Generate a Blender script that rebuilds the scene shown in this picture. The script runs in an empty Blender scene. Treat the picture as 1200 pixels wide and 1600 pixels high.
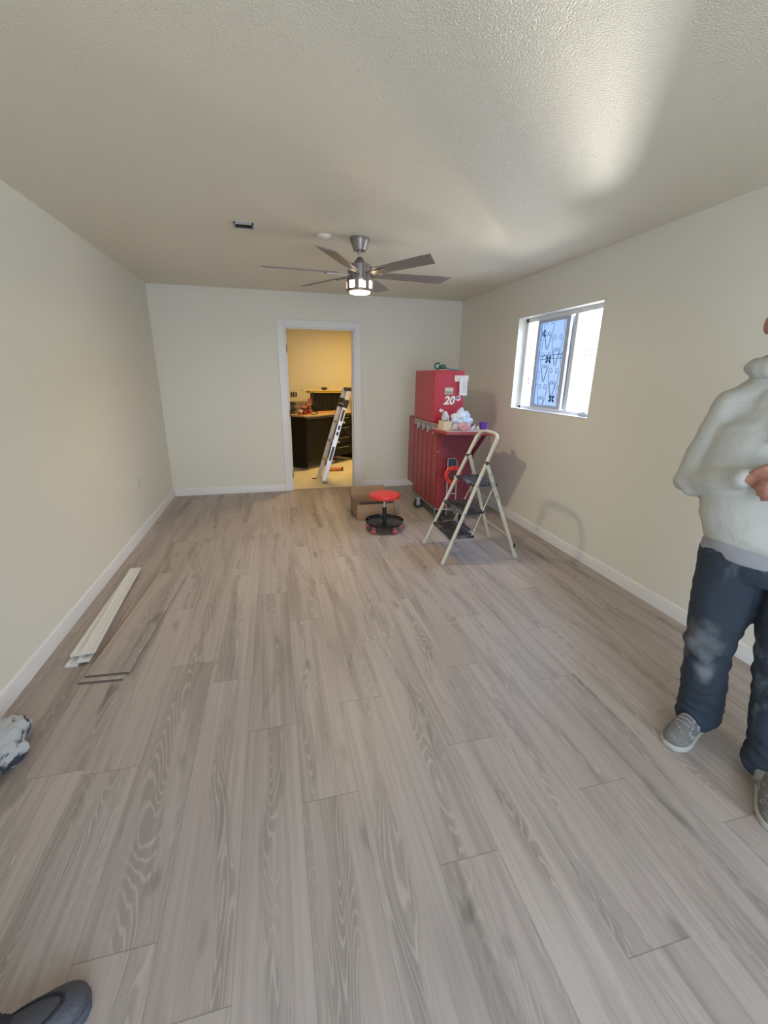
import bpy, bmesh, math, random
from mathutils import Vector, Matrix, noise
from bpy_extras.object_utils import world_to_camera_view
R = math.radians
S = bpy.context.scene
C = S.collection
rng = random.Random(7)

# ------------------------------------------------------------------ camera
cam = bpy.data.cameras.new('camera')
camo = bpy.data.objects.new('camera', cam); C.objects.link(camo); S.camera = camo
cr = Vector((0.97048845, -0.24077997, 0.01331041))
cu = Vector((0.0604045, 0.29616129, 0.95322599))
cf = Vector((0.23345975, 0.92429081, -0.30196531))
mw = Matrix((cr, cu, -cf)).transposed().to_4x4()
mw.translation = Vector((0, 0, 1.5021))
camo.matrix_world = mw
cam.sensor_fit = 'VERTICAL'; cam.sensor_height = 36
cam.lens = 36 * 673.6 / 1600
cam.clip_start = 0.02

# ------------------------------------------------------------------ world and light
S.view_settings.view_transform = 'Standard'; S.view_settings.look = 'None'
S.view_settings.exposure = 0.30; S.view_settings.gamma = 1.0
S.view_settings.use_curve_mapping = False
w = bpy.data.worlds.new('sky'); S.world = w; w.use_nodes = True
wn = w.node_tree.nodes; wl = w.node_tree.links
bgn = wn['Background']
geo = wn.new('ShaderNodeTexCoord'); sep = wn.new('ShaderNodeSeparateXYZ'); ramp = wn.new('ShaderNodeValToRGB')
wl.new(geo.outputs['Generated'], sep.inputs[0]); wl.new(sep.outputs['Z'], ramp.inputs[0]); wl.new(ramp.outputs[0], bgn.inputs[0])
ramp.color_ramp.elements[0].position = 0.0; ramp.color_ramp.elements[0].color = (0.95, 0.97, 1.0, 1)
ramp.color_ramp.elements[1].position = 0.6; ramp.color_ramp.elements[1].color = (0.45, 0.65, 1.0, 1)
bgn.inputs[1].default_value = 2.6

def area(name, loc, target, sx, sy, power, col, spread=180):
    l = bpy.data.lights.new(name, 'AREA'); l.shape = 'RECTANGLE'; l.size = sx; l.size_y = sy
    l.energy = power; l.color = col; l.spread = R(spread)
    o = bpy.data.objects.new(name, l); C.objects.link(o); o.location = loc
    o.rotation_euler = (Vector(target) - Vector(loc)).to_track_quat('-Z', 'Y').to_euler()
    return o
area('daylight_patio_door', (0.55, -1.62, 1.15), (0.55, 3, -0.9), 2.3, 1.9, 50, (0.64, 0.80, 1.0))
area('sunlit_ground_bounce', (4.7, 3.9, -0.2), (2.5, 3.7, 1.6), 2.6, 3.4, 430, (0.97, 0.96, 0.93))
area('sunlit_glare', (6.0, 7.35, 0.72), (2.5, 3.5, 1.7), 0.8, 0.9, 430, (1.0, 0.95, 0.85))
area('window_skylight', (3.3, 3.7, 2.5), (2.4, 3.6, 1.4), 1.3, 1.0, 110, (0.50, 0.68, 1.0))
area('kitchen_ceiling_lamp', (1.4, 7.2, 2.38), (1.4, 7.2, 0), 0.5, 0.5, 37, (1.0, 0.65, 0.22))

# ------------------------------------------------------------------ materials
MC = {}
def mat(name, col, rough=0.5, metal=0.0, bump=0.0, bscale=60, var=0.0, vscale=8, emit=0, spec=0.5, trans=0, coat=0):
    if name in MC: return MC[name]
    m = bpy.data.materials.new(name); m.use_nodes = True; MC[name] = m
    n = m.node_tree.nodes; l = m.node_tree.links; b = n['Principled BSDF']
    b.inputs['Base Color'].default_value = (*col, 1); b.inputs['Roughness'].default_value = rough
    b.inputs['Metallic'].default_value = metal; b.inputs['Specular IOR Level'].default_value = spec
    b.inputs['Transmission Weight'].default_value = trans; b.inputs['Coat Weight'].default_value = coat
    if emit:
        b.inputs['Emission Color'].default_value = (*col, 1); b.inputs['Emission Strength'].default_value = emit
    tc = n.new('ShaderNodeTexCoord')
    if var:
        nz = n.new('ShaderNodeTexNoise'); nz.inputs['Scale'].default_value = vscale; nz.inputs['Detail'].default_value = 4
        l.new(tc.outputs['Object'], nz.inputs['Vector'])
        mr = n.new('ShaderNodeMapRange'); mr.inputs[1].default_value = .3; mr.inputs[2].default_value = .7
        mr.inputs[3].default_value = 1 - var; mr.inputs[4].default_value = 1 + var
        l.new(nz.outputs['Fac'], mr.inputs[0])
        mx = n.new('ShaderNodeVectorMath'); mx.operation = 'SCALE'; mx.inputs[0].default_value = col
        l.new(mr.outputs[0], mx.inputs['Scale']); l.new(mx.outputs[0], b.inputs['Base Color'])
    if bump:
        nz = n.new('ShaderNodeTexNoise'); nz.inputs['Scale'].default_value = bscale; nz.inputs['Detail'].default_value = 3
        l.new(tc.outputs['Object'], nz.inputs['Vector'])
        bp = n.new('ShaderNodeBump'); bp.inputs['Strength'].default_value = bump; bp.inputs['Distance'].default_value = 0.01
        l.new(nz.outputs['Fac'], bp.inputs['Height']); l.new(bp.outputs[0], b.inputs['Normal'])
    return m

def spotted(name, col, col2, thr, scale, rough=.8, stretch=(1, 1, 1), soft=.06, bump=.2, bscale=200, zlo=None):
    """cloth with patches of a second colour (dried plaster, dust)"""
    m = mat(name, col, rough, bump=bump, bscale=bscale)
    n = m.node_tree.nodes; l = m.node_tree.links; b = n['Principled BSDF']
    tc = n.new('ShaderNodeTexCoord'); mp = n.new('ShaderNodeMapping'); mp.inputs['Scale'].default_value = stretch
    nz = n.new('ShaderNodeTexNoise'); nz.inputs['Scale'].default_value = scale; nz.inputs['Detail'].default_value = 6
    nz.inputs['Roughness'].default_value = .62
    mr = n.new('ShaderNodeMapRange'); mr.inputs[1].default_value = thr; mr.inputs[2].default_value = thr + soft
    mx = n.new('ShaderNodeMix'); mx.data_type = 'RGBA'
    mx.inputs['A'].default_value = (*col, 1); mx.inputs['B'].default_value = (*col2, 1)
    l.new(tc.outputs['Object'], mp.inputs[0]); l.new(mp.outputs[0], nz.inputs['Vector']); l.new(nz.outputs['Fac'], mr.inputs[0])
    l.new(mr.outputs[0], mx.inputs['Factor']); l.new(mx.outputs['Result'], b.inputs['Base Color'])
    return m

WALL = mat('wall_paint', (0.80, 0.785, 0.70), 0.55, bump=0.10, bscale=130)
CEIL = mat('ceiling_paint', (0.78, 0.73, 0.61), 0.38, bump=0.5, bscale=150, spec=0.5)
TRIM = mat('white_trim_paint', (0.82, 0.82, 0.82), 0.35)
KWALL = mat('kitchen_wall_paint', (0.72, 0.68, 0.55), 0.6, bump=0.08)
KFLOOR = mat('kitchen_floor_paper', (0.68, 0.64, 0.55), 0.7, var=0.06, vscale=3)
VINYL = mat('white_vinyl', (0.78, 0.79, 0.80), 0.35)

def wood_floor(name, w_, L_, seams=True):
    m = bpy.data.materials.new(name); m.use_nodes = True
    n = m.node_tree.nodes; l = m.node_tree.links; b = n['Principled BSDF']
    def math_(op, a, c=None, d=None, clamp=False):
        x = n.new('ShaderNodeMath'); x.operation = op; x.use_clamp = clamp
        for i, v in enumerate((a, c, d)):
            if v is None: continue
            if isinstance(v, (int, float)): x.inputs[i].default_value = v
            else: l.new(v, x.inputs[i])
        return x.outputs[0]
    def uv(nm):
        u = n.new('ShaderNodeUVMap'); u.uv_map = nm; return u.outputs[0]
    def nz(vec, sc, detail=2, dist=0, rough=.5):
        mp = n.new('ShaderNodeMapping'); mp.inputs['Scale'].default_value = (sc[0], sc[1], 1)
        l.new(vec, mp.inputs[0])
        t = n.new('ShaderNodeTexNoise'); t.noise_dimensions = '2D'; t.inputs['Scale'].default_value = 1
        t.inputs['Detail'].default_value = detail; t.inputs['Distortion'].default_value = dist; t.inputs['Roughness'].default_value = rough
        l.new(mp.outputs[0], t.inputs['Vector']); return t.outputs['Fac']
    def rng_(v, a, c, lo=0., hi=1.):
        x = n.new('ShaderNodeMapRange'); l.new(v, x.inputs[0])
        for i, q in enumerate((a, c, lo, hi)): x.inputs[i + 1].default_value = q
        return x.outputs[0]
    g = uv('grain')
    base = nz(g, (9, .85), 1.5, .25)
    wob = nz(g, (28, 3.5), 2)
    hgt = math_('ADD', base, math_('MULTIPLY', wob, .018))
    rings = math_('SINE', math_('MULTIPLY', hgt, 175))
    line = rng_(rings, .25, 1.)
    mask = rng_(nz(g, (6.5, .55), 1), .50, .64)
    band = None
    if seams:
        eu = n.new('ShaderNodeSeparateXYZ'); l.new(uv('edge'), eu.inputs[0])
        cen = math_('MULTIPLY', math_('SUBTRACT', nz(g, (.01, .9), 1), .5), .30)
        off = math_('ABSOLUTE', math_('SUBTRACT', math_('SUBTRACT', eu.outputs[0], w_ * .5), cen))
        wid = rng_(nz(g, (.01, 1.6), 1), .35, .65, .004, .040)
        band = rng_(math_('SUBTRACT', off, wid), -.006, .012, 1., 0.)
        mask = math_('MAXIMUM', math_('MULTIPLY', mask, .45), band)
    darkz = rng_(nz(g, (11, .7), 2, .4), .50, .72)
    fine = nz(g, (330, 9), 3)
    mid = nz(g, (60, 1.4), 3)
    knot = rng_(nz(g, (9, 3.2), 1), .73, .83)
    broad = nz(g, (2.2, .5), 1)
    # value = 1 + terms
    v = math_('ADD', 1.0, math_('MULTIPLY', math_('SUBTRACT', fine, .5), .12))
    v = math_('ADD', v, math_('MULTIPLY', math_('SUBTRACT', mid, .5), .34))
    v = math_('ADD', v, math_('MULTIPLY', math_('SUBTRACT', broad, .5), .30))
    v = math_('SUBTRACT', v, math_('MULTIPLY', mask, .20))
    v = math_('SUBTRACT', v, math_('MULTIPLY', darkz, .20))
    v = math_('ADD', v, math_('MULTIPLY', math_('MULTIPLY', line, mask), .26))
    v = math_('SUBTRACT', v, math_('MULTIPLY', knot, .30))
    at = n.new('ShaderNodeAttribute'); at.attribute_name = 'tone'
    sx = n.new('ShaderNodeSeparateColor'); l.new(at.outputs['Color'], sx.inputs[0])
    v = math_('MULTIPLY', v, rng_(sx.outputs[0], 0, 1, .93, 1.06))
    if seams:
        e = n.new('ShaderNodeSeparateXYZ'); l.new(uv('edge'), e.inputs[0])
        du = math_('MINIMUM', e.outputs[0], math_('SUBTRACT', w_, e.outputs[0]))
        dv = math_('MINIMUM', e.outputs[1], math_('SUBTRACT', L_, e.outputs[1]))
        su = rng_(du, .0004, .0018, .72, 1); sv = rng_(dv, .0008, .0022, .62, 1)
        v = math_('MULTIPLY', v, math_('MULTIPLY', su, sv))
    mxh = n.new('ShaderNodeMix'); mxh.data_type = 'RGBA'
    mxh.inputs['A'].default_value = (0.455, 0.375, 0.325, 1); mxh.inputs['B'].default_value = (0.425, 0.37, 0.335, 1)
    l.new(broad, mxh.inputs['Factor'])
    vm = n.new('ShaderNodeVectorMath'); vm.operation = 'SCALE'
    l.new(mxh.outputs['Result'], vm.inputs[0]); l.new(v, vm.inputs['Scale']); l.new(vm.outputs[0], b.inputs['Base Color'])
    b.inputs['Roughness'].default_value = .42
    bp = n.new('ShaderNodeBump'); bp.inputs['Strength'].default_value = .12; bp.inputs['Distance'].default_value = .002
    l.new(fine, bp.inputs['Height']); l.new(bp.outputs[0], b.inputs['Normal'])
    return m
PW, PL = .2075, 1.26
FLOORM = wood_floor('laminate_floor', PW, PL)
PLANKM = wood_floor('laminate_plank', PW, PL, False)

def glass_mat(name, tint, rough=0.0, opacity=0.12):
    m = bpy.data.materials.new(name); m.use_nodes = True
    n = m.node_tree.nodes; l = m.node_tree.links; n.clear()
    o = n.new('ShaderNodeOutputMaterial'); t = n.new('ShaderNodeBsdfTransparent'); t.inputs[0].default_value = (*tint, 1)
    g = n.new('ShaderNodeBsdfGlossy'); g.inputs['Roughness'].default_value = rough; g.inputs[0].default_value = (1, 1, 1, 1)
    mx = n.new('ShaderNodeMixShader'); mx.inputs[0].default_value = opacity * .4
    l.new(t.outputs[0], mx.inputs[1]); l.new(g.outputs[0], mx.inputs[2]); l.new(mx.outputs[0], o.inputs[0])
    return m
GLASS = glass_mat('clear_glass', (.97, .98, .98))
BLUEGLASS = glass_mat('blue_filmed_glass', (.40, .48, .60))

# ------------------------------------------------------------------ helpers
class MB:
    def __init__(s): s.bm = bmesh.new()
    def _add(s, verts, faces):
        vs = [s.bm.verts.new(v) for v in verts]
        for f in faces:
            try: s.bm.faces.new([vs[i] for i in f])
            except ValueError: pass
        return s
    def box(s, x0, x1, y0, y1, z0, z1, M=None):
        v = [Vector((x, y, z)) for z in (z0, z1) for y in (y0, y1) for x in (x0, x1)]
        if M is not None: v = [M @ q for q in v]
        return s._add(v, [(0, 2, 3, 1), (4, 5, 7, 6), (0, 1, 5, 4), (2, 6, 7, 3), (0, 4, 6, 2), (1, 3, 7, 5)])
    def bar(s, a, b, wd, th, up=(0, 0, 1)):
        """rectangular bar from a to b; wd across, th along up-ish"""
        a = Vector(a); b = Vector(b); d = (b - a).normalized(); u = Vector(up); sd = d.cross(u)
        if sd.length < 1e-4: sd = d.cross(Vector((1, 0, 0)))
        sd.normalize(); u = sd.cross(d)
        v = []
        for p in (a, b):
            for i, j in ((-1, -1), (1, -1), (1, 1), (-1, 1)): v.append(p + sd * (i * wd / 2) + u * (j * th / 2))
        return s._add(v, [(3, 2, 1, 0), (4, 5, 6, 7), (0, 1, 5, 4), (1, 2, 6, 5), (2, 3, 7, 6), (3, 0, 4, 7)])
    def tube(s, pts, r, n=10, closed=False, side=None, caps=True):
        """pts polyline; r number or list of numbers or (ra, rb)"""
        pts = [Vector(p) for p in pts]; N = len(pts)
        rr = r if isinstance(r, (list, tuple)) else [r] * N
        prev = None; rings = []
        for i, p in enumerate(pts):
            if closed: d = pts[(i + 1) % N] - pts[i - 1]
            else: d = pts[min(i + 1, N - 1)] - pts[max(i - 1, 0)]
            if d.length < 1e-9: d = Vector((0, 0, 1))
            d.normalize()
            if prev is None:
                sv = Vector(side) if side else (Vector((0, 0, 1)) if abs(d.z) < .9 else Vector((1, 0, 0)))
            else: sv = prev
            sv = (sv - d * sv.dot(d))
            if sv.length < 1e-6: sv = d.orthogonal()
            sv.normalize(); prev = sv; t = d.cross(sv)
            q = rr[i]; ra, rb = q if isinstance(q, (tuple, list)) else (q, q)
            rings.append([s.bm.verts.new(p + sv * (math.cos(2 * math.pi * k / n) * ra) + t * (math.sin(2 * math.pi * k / n) * rb)) for k in range(n)])
        M_ = N if closed else N - 1
        for i in range(M_):
            a, b = rings[i], rings[(i + 1) % N]
            for k in range(n): s.bm.faces.new((a[k], a[(k + 1) % n], b[(k + 1) % n], b[k]))
        if not closed and caps:
            s.bm.faces.new(rings[0][::-1]); s.bm.faces.new(rings[-1])
        return s
    def lathe(s, prof, c=(0, 0, 0), n=32, axis=(0, 0, 1), M=None):
        """prof [(r, h)] from bottom to top"""
        q = Vector((0, 0, 1)).rotation_difference(Vector(axis)).to_matrix(); c = Vector(c)
        rings = []
        for r_, h in prof:
            if r_ < 1e-6: rings.append([s.bm.verts.new(c + q @ Vector((0, 0, h)))])
            else: rings.append([s.bm.verts.new(c + q @ Vector((r_ * math.cos(2 * math.pi * k / n), r_ * math.sin(2 * math.pi * k / n), h))) for k in range(n)])
        for a, b in zip(rings, rings[1:]):
            for k in range(n):
                A = (a[k % len(a)], a[(k + 1) % len(a)], b[(k + 1) % len(b)], b[k % len(b)])
                f = []
                for v in A:
                    if v not in f: f.append(v)
                if len(f) > 2:
                    try: s.bm.faces.new(f)
                    except ValueError: pass
        if len(rings[0]) > 1: s.bm.faces.new(rings[0][::-1])
        if len(rings[-1]) > 1: s.bm.faces.new(rings[-1])
        return s
    def prism(s, poly, fn, d0, d1):
        """poly [(a,b)] extruded; fn(a,b,d)->xyz"""
        n = len(poly)
        v = [fn(a, b, d0) for a, b in poly] + [fn(a, b, d1) for a, b in poly]
        return s._add([Vector(q) for q in v], [tuple(range(n))[::-1], tuple(range(n, 2 * n))] + [(i, (i + 1) % n, n + (i + 1) % n, n + i) for i in range(n)])
    def ell(s, c, r, M=None, n=16, m=10):
        c = Vector(c); rings = []
        for i in range(m + 1):
            ph = math.pi * i / m; z = -math.cos(ph); q = math.sin(ph)
            if i in (0, m): pts = [Vector((0, 0, z * r[2]))]
            else: pts = [Vector((q * r[0] * math.cos(2 * math.pi * k / n), q * r[1] * math.sin(2 * math.pi * k / n), z * r[2])) for k in range(n)]
            rings.append([s.bm.verts.new(c + (M @ p if M is not None else p)) for p in pts])
        for a, b in zip(rings, rings[1:]):
            for k in range(n):
                f = []
                for v in (a[k % len(a)], a[(k + 1) % len(a)], b[(k + 1) % len(b)], b[k % len(b)]):
                    if v not in f: f.append(v)
                s.bm.faces.new(f)
        return s
    def build(s, name, material, parent=None, smooth=True, bevel=0, seg=2, loc=None, angle=35):
        bmesh.ops.recalc_face_normals(s.bm, faces=s.bm.faces)
        if loc is not None: bmesh.ops.translate(s.bm, vec=-Vector(loc), verts=s.bm.verts)
        me = bpy.data.meshes.new(name); s.bm.to_mesh(me); s.bm.free()
        o = bpy.data.objects.new(name, me); C.objects.link(o)
        if material: me.materials.append(material)
        if loc is not None: o.location = loc
        if smooth:
            for p in me.polygons: p.use_smooth = True
            me.set_sharp_from_angle(angle=R(angle))
        if bevel:
            b = o.modifiers.new('bevel', 'BEVEL'); b.width = bevel; b.segments = seg; b.limit_method = 'ANGLE'; b.angle_limit = R(40)
            b.harden_normals = False
        if parent:
            o.parent = parent
            bpy_par.append((o, parent))
        return o
bpy_par = []
def root(name, loc, label, cat, group=None, rz=0):
    o = bpy.data.objects.new(name, None); C.objects.link(o); o.location = loc; o.rotation_euler = (0, 0, rz)
    o.empty_display_size = .1
    o['label'] = label; o['category'] = cat
    if group: o['group'] = group
    return o
def tag(o, label, cat, group=None, kind=None):
    o['label'] = label; o['category'] = cat
    if group: o['group'] = group
    if kind: o['kind'] = kind
    return o
def st(o): o['kind'] = 'structure'; return o
def hang(o, parent):
    """parts are built in world coordinates under things whose Empty stands elsewhere: keep them where they are"""
    bpy.context.view_layer.update()
    o.parent = parent; o.matrix_parent_inverse = parent.matrix_world.inverted(); return o
def finish_parents():
    bpy.context.view_layer.update()
def rot_m(o): return Matrix.Rotation(o, 4, 'Z')
def shift(mb, v): bmesh.ops.translate(mb.bm, vec=Vector(v), verts=mb.bm.verts); return mb
def W(mb, name, m, parent, **k):
    """build world-coordinate geometry under a parent Empty/mesh at a translation (and z rotation)"""
    p = parent; M = Matrix.Identity(4)
    chain = []
    while p is not None: chain.append(p); p = p.parent
    for q in reversed(chain): M = M @ (Matrix.Translation(q.location) @ q.rotation_euler.to_matrix().to_4x4())
    mb.bm.transform(M.inverted())
    return mb.build(name, m, parent, **k)

XL, XR, YB, YF, H = -1.2967, 2.4846, 5.7845, -1.75, 2.44
WT = .15
# ------------------------------------------------------------------ floor
def floor():
    bm = bmesh.new(); u1 = bm.loops.layers.uv.new('grain'); u2 = bm.loops.layers.uv.new('edge')
    cl = bm.loops.layers.color.new('tone')
    ref = {0: 1.694, -1: 1.219, 2: 1.341, 1: .903, 3: .563, 4: 1.033, 5: 1.621, -4: .90, -2: .35, -3: 1.98, 6: .8, 7: 1.3, -5: 1.53, -6: .3, -7: 1.1, 8: .2, 9: .9, 10: .4, 11: 0}
    for k in range(-8, 12):
        x0 = .222 + k * PW; x1 = x0 + PW; j0 = ref.get(k, .1) - 2 * PL - 1.26
        xa, xb = max(x0, XL), min(x1, XR)
        if xb <= xa: continue
        y = j0
        while y < YB:
            ya, yb = max(y, YF), min(y + PL, YB)
            if yb > ya:
                f = bm.faces.new([bm.verts.new((a, b, 0)) for a, b in ((xa, ya), (xb, ya), (xb, yb), (xa, yb))])
                ru, rv = rng.uniform(0, 80), rng.uniform(0, 80); t = rng.random()
                for lp in f.loops:
                    a, b = lp.vert.co.x, lp.vert.co.y
                    lp[u1].uv = (a - x0 + ru, b - y + rv); lp[u2].uv = (a - x0, b - y); lp[cl] = (t, t, t, 1)
            y += PL
    me = bpy.data.meshes.new('floor'); bm.to_mesh(me); bm.free(); me.materials.append(FLOORM)
    o = bpy.data.objects.new('floor', me); C.objects.link(o); st(o)
floor()
KY = 8.75
m = MB().box(-2.2, 3.6, YB + .001, KY, -.02, -.001); st(m.build('floor_kitchen', KFLOOR, smooth=False))
m = MB().box(XL - WT, XR + WT, YF - WT, YB + WT, -.14, -.03); st(m.build('floor_slab', KFLOOR, smooth=False))
m = MB().box(XL - WT, XR + WT, YF - WT, YB + WT, H, H + .12); st(m.build('ceiling', CEIL, smooth=False))
# walls
m = MB().box(XL - WT, XL, YF - WT, YB + WT, 0, H); st(m.build('wall_left', WALL, smooth=False))
wy0, wy1, wz0, wz1 = 3.096, 4.309, 1.185, 2.07
m = MB(); m.box(XR, XR + WT, YF - WT, wy0, 0, H); m.box(XR, XR + WT, wy1, YB + WT, 0, H)
m.box(XR, XR + WT, wy0, wy1, 0, wz0); m.box(XR, XR + WT, wy0, wy1, wz1, H); st(m.build('wall_right', WALL, smooth=False))
dl, dr, dz = .175, 1.045, 2.05
m = MB(); m.box(XL, dl, YB, YB + WT, 0, H); m.box(dr, XR, YB, YB + WT, 0, H); m.box(dl, dr, YB, YB + WT, dz, H)
st(m.build('wall_back', WALL, smooth=False))
m = MB(); m.box(XL, -.65, YF - WT, YF, 0, H); m.box(1.75, XR, YF - WT, YF, 0, H); m.box(-.65, 1.75, YF - WT, YF, 2.1, H); m.box(-.65, 1.75, YF - WT, YF, 0, .05)
st(m.build('wall_front', WALL, smooth=False))
# patio door frame behind the camera
m = MB()
for a, b in ((-.65, -.58), (.51, .59), (1.68, 1.75)): m.box(a, b, YF - .1, YF - .04, .05, 2.1)
m.box(-.65, 1.75, YF - .1, YF - .04, .05, .12); m.box(-.65, 1.75, YF - .1, YF - .04, 2.02, 2.1)
st(m.build('door_2', VINYL, smooth=False, bevel=.004))
# kitchen shell
m = MB().box(-2.3, -2.2, YB + WT, KY, 0, H); st(m.build('wall_kitchen_left', KWALL, smooth=False))
m = MB().box(3.6, 3.7, YB + WT, KY, 0, H); st(m.build('wall_kitchen_right', KWALL, smooth=False))
m = MB().box(-2.3, 3.7, KY, KY + .1, 0, H); st(m.build('wall_kitchen_back', KWALL, smooth=False))
m = MB(); m.box(-2.3, XL - WT, YB + WT - .1, YB + WT, 0, H); m.box(XR + WT, 3.7, YB + WT - .1, YB + WT, 0, H); st(m.build('wall_kitchen_front', KWALL, smooth=False))
m = MB().box(-2.3, 3.7, YB + WT, KY + .1, H, H + .1); st(m.build('ceiling_kitchen', KWALL, smooth=False))
# baseboards
prof = [(0, 0), (.014, 0), (.014, .075), (.010, .088), (.004, .092), (0, .092)]
m = MB().prism(prof, lambda a, b, d: (XL + a, d, b), YF, YB); st(m.build('baseboard_left', TRIM, angle=20))
m = MB().prism(prof, lambda a, b, d: (XR - a, d, b), YF, YB); st(m.build('baseboard_right', TRIM, angle=20))
m = MB().prism(prof, lambda a, b, d: (d, YB - a, b), XL + .014, dl - .085); st(m.build('baseboard_back', TRIM, angle=20))
m = MB().prism(prof, lambda a, b, d: (d, YB - a, b), dr + .08, XR - .014); st(m.build('baseboard_back_right', TRIM, angle=20))
# door casing + jamb
m = MB(); cw = .083
m.box(dl - cw, dl, YB - .018, YB, 0, dz + cw); m.box(dr, dr + cw, YB - .018, YB, 0, dz + cw); m.box(dl, dr, YB - .018, YB, dz, dz + cw)
m.box(dl - .002, dl + .018, YB - .005, YB + WT + .005, 0, dz); m.box(dr - .018, dr + .002, YB - .005, YB + WT + .005, 0, dz); m.box(dl, dr, YB - .005, YB + WT + .005, dz - .018, dz)
m.box(dl + .018, dl + .03, YB + .05, YB + .09, 0, dz); m.box(dr - .03, dr - .018, YB + .05, YB + .09, 0, dz)
dc = st(m.build('door_1', TRIM, smooth=False, bevel=.004))
steel = mat('brushed_steel', (.5, .5, .5), .35, 1.0)
for z in (.22, 1.02, 1.80):
    m = MB().box(dl + .018, dl + .021, YB + .005, YB + .045, z - .045, z + .045).tube([(dl + .022, YB + .003, z - .045), (dl + .022, YB + .003, z + .045)], .006)
    m.build('hinge', mat('dark_hinge', (.10, .07, .05), .4, .8), dc)
m = MB().box(dl, dr, YB, YB + .05, 0, .004); st(m.build('trim_threshold', mat('threshold', (.35, .3, .25), .5), smooth=False))
# ------------------------------------------------------------------ window_1
win = root('window_1', (XR, 3.7, wz0), '', ''); del win['label'], win['category']; st(win)
fx0, fx1 = XR + .085, XR + .145
m = MB(); e = .002
m.box(fx0, fx1, wy0 - e, wy0 + .035, wz0, wz1); m.box(fx0, fx1, wy1 - .045, wy1 + e, wz0, wz1)
m.box(fx0, fx1, wy0, wy1, wz1 - .04, wz1 + e); m.box(fx0, fx1, wy0, wy1, wz0 - e, wz0 + .035)
m.box(fx0 + .005, fx1, 3.50, 3.545, wz0, wz1)
W(m, 'window_frame', VINYL, win, smooth=False, bevel=.003)
m = MB().box(XR - .006, fx0, wy0 - .0, wy1 + .0, wz0 - .002, wz0 + .008)
W(m, 'window_sill', TRIM, win, smooth=False, bevel=.002)
GREYV = mat('sash_grey', (.50, .54, .60), .4)
m = MB(); sx0, sx1 = fx0 + .006, fx0 + .030
m.box(sx0, sx1, 4.055, 4.10, wz0 + .035, wz1 - .04); m.box(sx0, sx1, 3.60, 3.655, wz0 + .035, wz1 - .04)
m.box(sx0, sx1, 3.655, 4.055, wz1 - .065, wz1 - .04); m.box(sx0, sx1, 3.655, 4.055, wz0 + .035, wz0 + .06)
sash = W(m, 'sliding_sash', GREYV, win, smooth=False, bevel=.002)
m = MB().box(sx0 + .010, sx0 + .014, 3.655, 4.055, wz0 + .06, wz1 - .065)
W(m, 'pane', BLUEGLASS, win, smooth=False)
m = MB().box(fx1 - .022, fx1 - .018, wy0 + .035, 3.50, wz0 + .035, wz1 - .04)
W(m, 'pane', GLASS, win, smooth=False)
# grille outside
IRON = mat('wrought_iron', (.05, .07, .10), .5, .3)
gr = root('security_grille', (XR + .22, 3.7, 1.1), 'dark wrought iron scroll grille with leaf clusters outside the window', 'window grille')
gx = XR + .235
def spiral(cy, cz, r0, a0, turns, sgn, n=26):
    pts = []
    for i in range(n + 1):
        t = i / n; a = a0 + sgn * t * turns * 2 * math.pi; r_ = r0 * (1 - .8 * t)
        pts.append((gx, cy + r_ * math.cos(a), cz + r_ * math.sin(a)))
    return pts
m = MB()
for z in (1.12, 2.13): m.bar((gx, 3.75, z), (gx, 4.92, z), .012, .02)
for y in (3.75, 4.92): m.bar((gx, y, 1.12), (gx, y, 2.13), .012, .02, up=(0, 1, 0))
for y in (3.80, 4.62):
    m.bar((XR + WT, y, 1.14), (gx, y, 1.14), .012, .012); m.bar((XR + WT, y, 2.12), (gx, y, 2.12), .012, .012)
W(m, 'frame', IRON, gr)
for k in range(7):
    yc = 3.80 + k * .165
    off = .155 if k % 2 else 0
    for zb in (1.15, 1.46, 1.77):
        zb += off
        if zb > 1.9: continue
        for s in (-1, 1):
            for hh, rad, wd in ((.30, .034, .085), (.17, .024, .045)):
                tail = [(gx, yc + s * .010, zb), (gx, yc + s * wd * .35, zb + hh * .22), (gx, yc + s * wd * .80, zb + hh * .50), (gx, yc + s * wd, zb + hh * .78)]
                cy = yc + s * (wd - rad); cz = zb + hh * .86
                sp = spiral(cy, cz, rad, 0 if s > 0 else math.pi, 1.1, s)
                m = MB().tube(tail + sp, .0022, n=6); W(m, 'scroll', IRON, gr)
for (ly, lz) in ((4.215, 1.93), (4.072, 1.676), (4.417, 1.467), (4.27, 1.21), (3.94, 1.30)):
    m = MB()
    for a in (35, 145, 215, 325):
        d = Vector((0, math.cos(R(a)), math.sin(R(a))))
        m.ell(Vector((gx - .006, ly, lz)) + d * .030, (.006, .014, .024), Matrix.Rotation(R(a) - math.pi / 2, 3, 'X'), 8, 6)
    W(m, 'leaf_cluster', IRON, gr)
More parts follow.
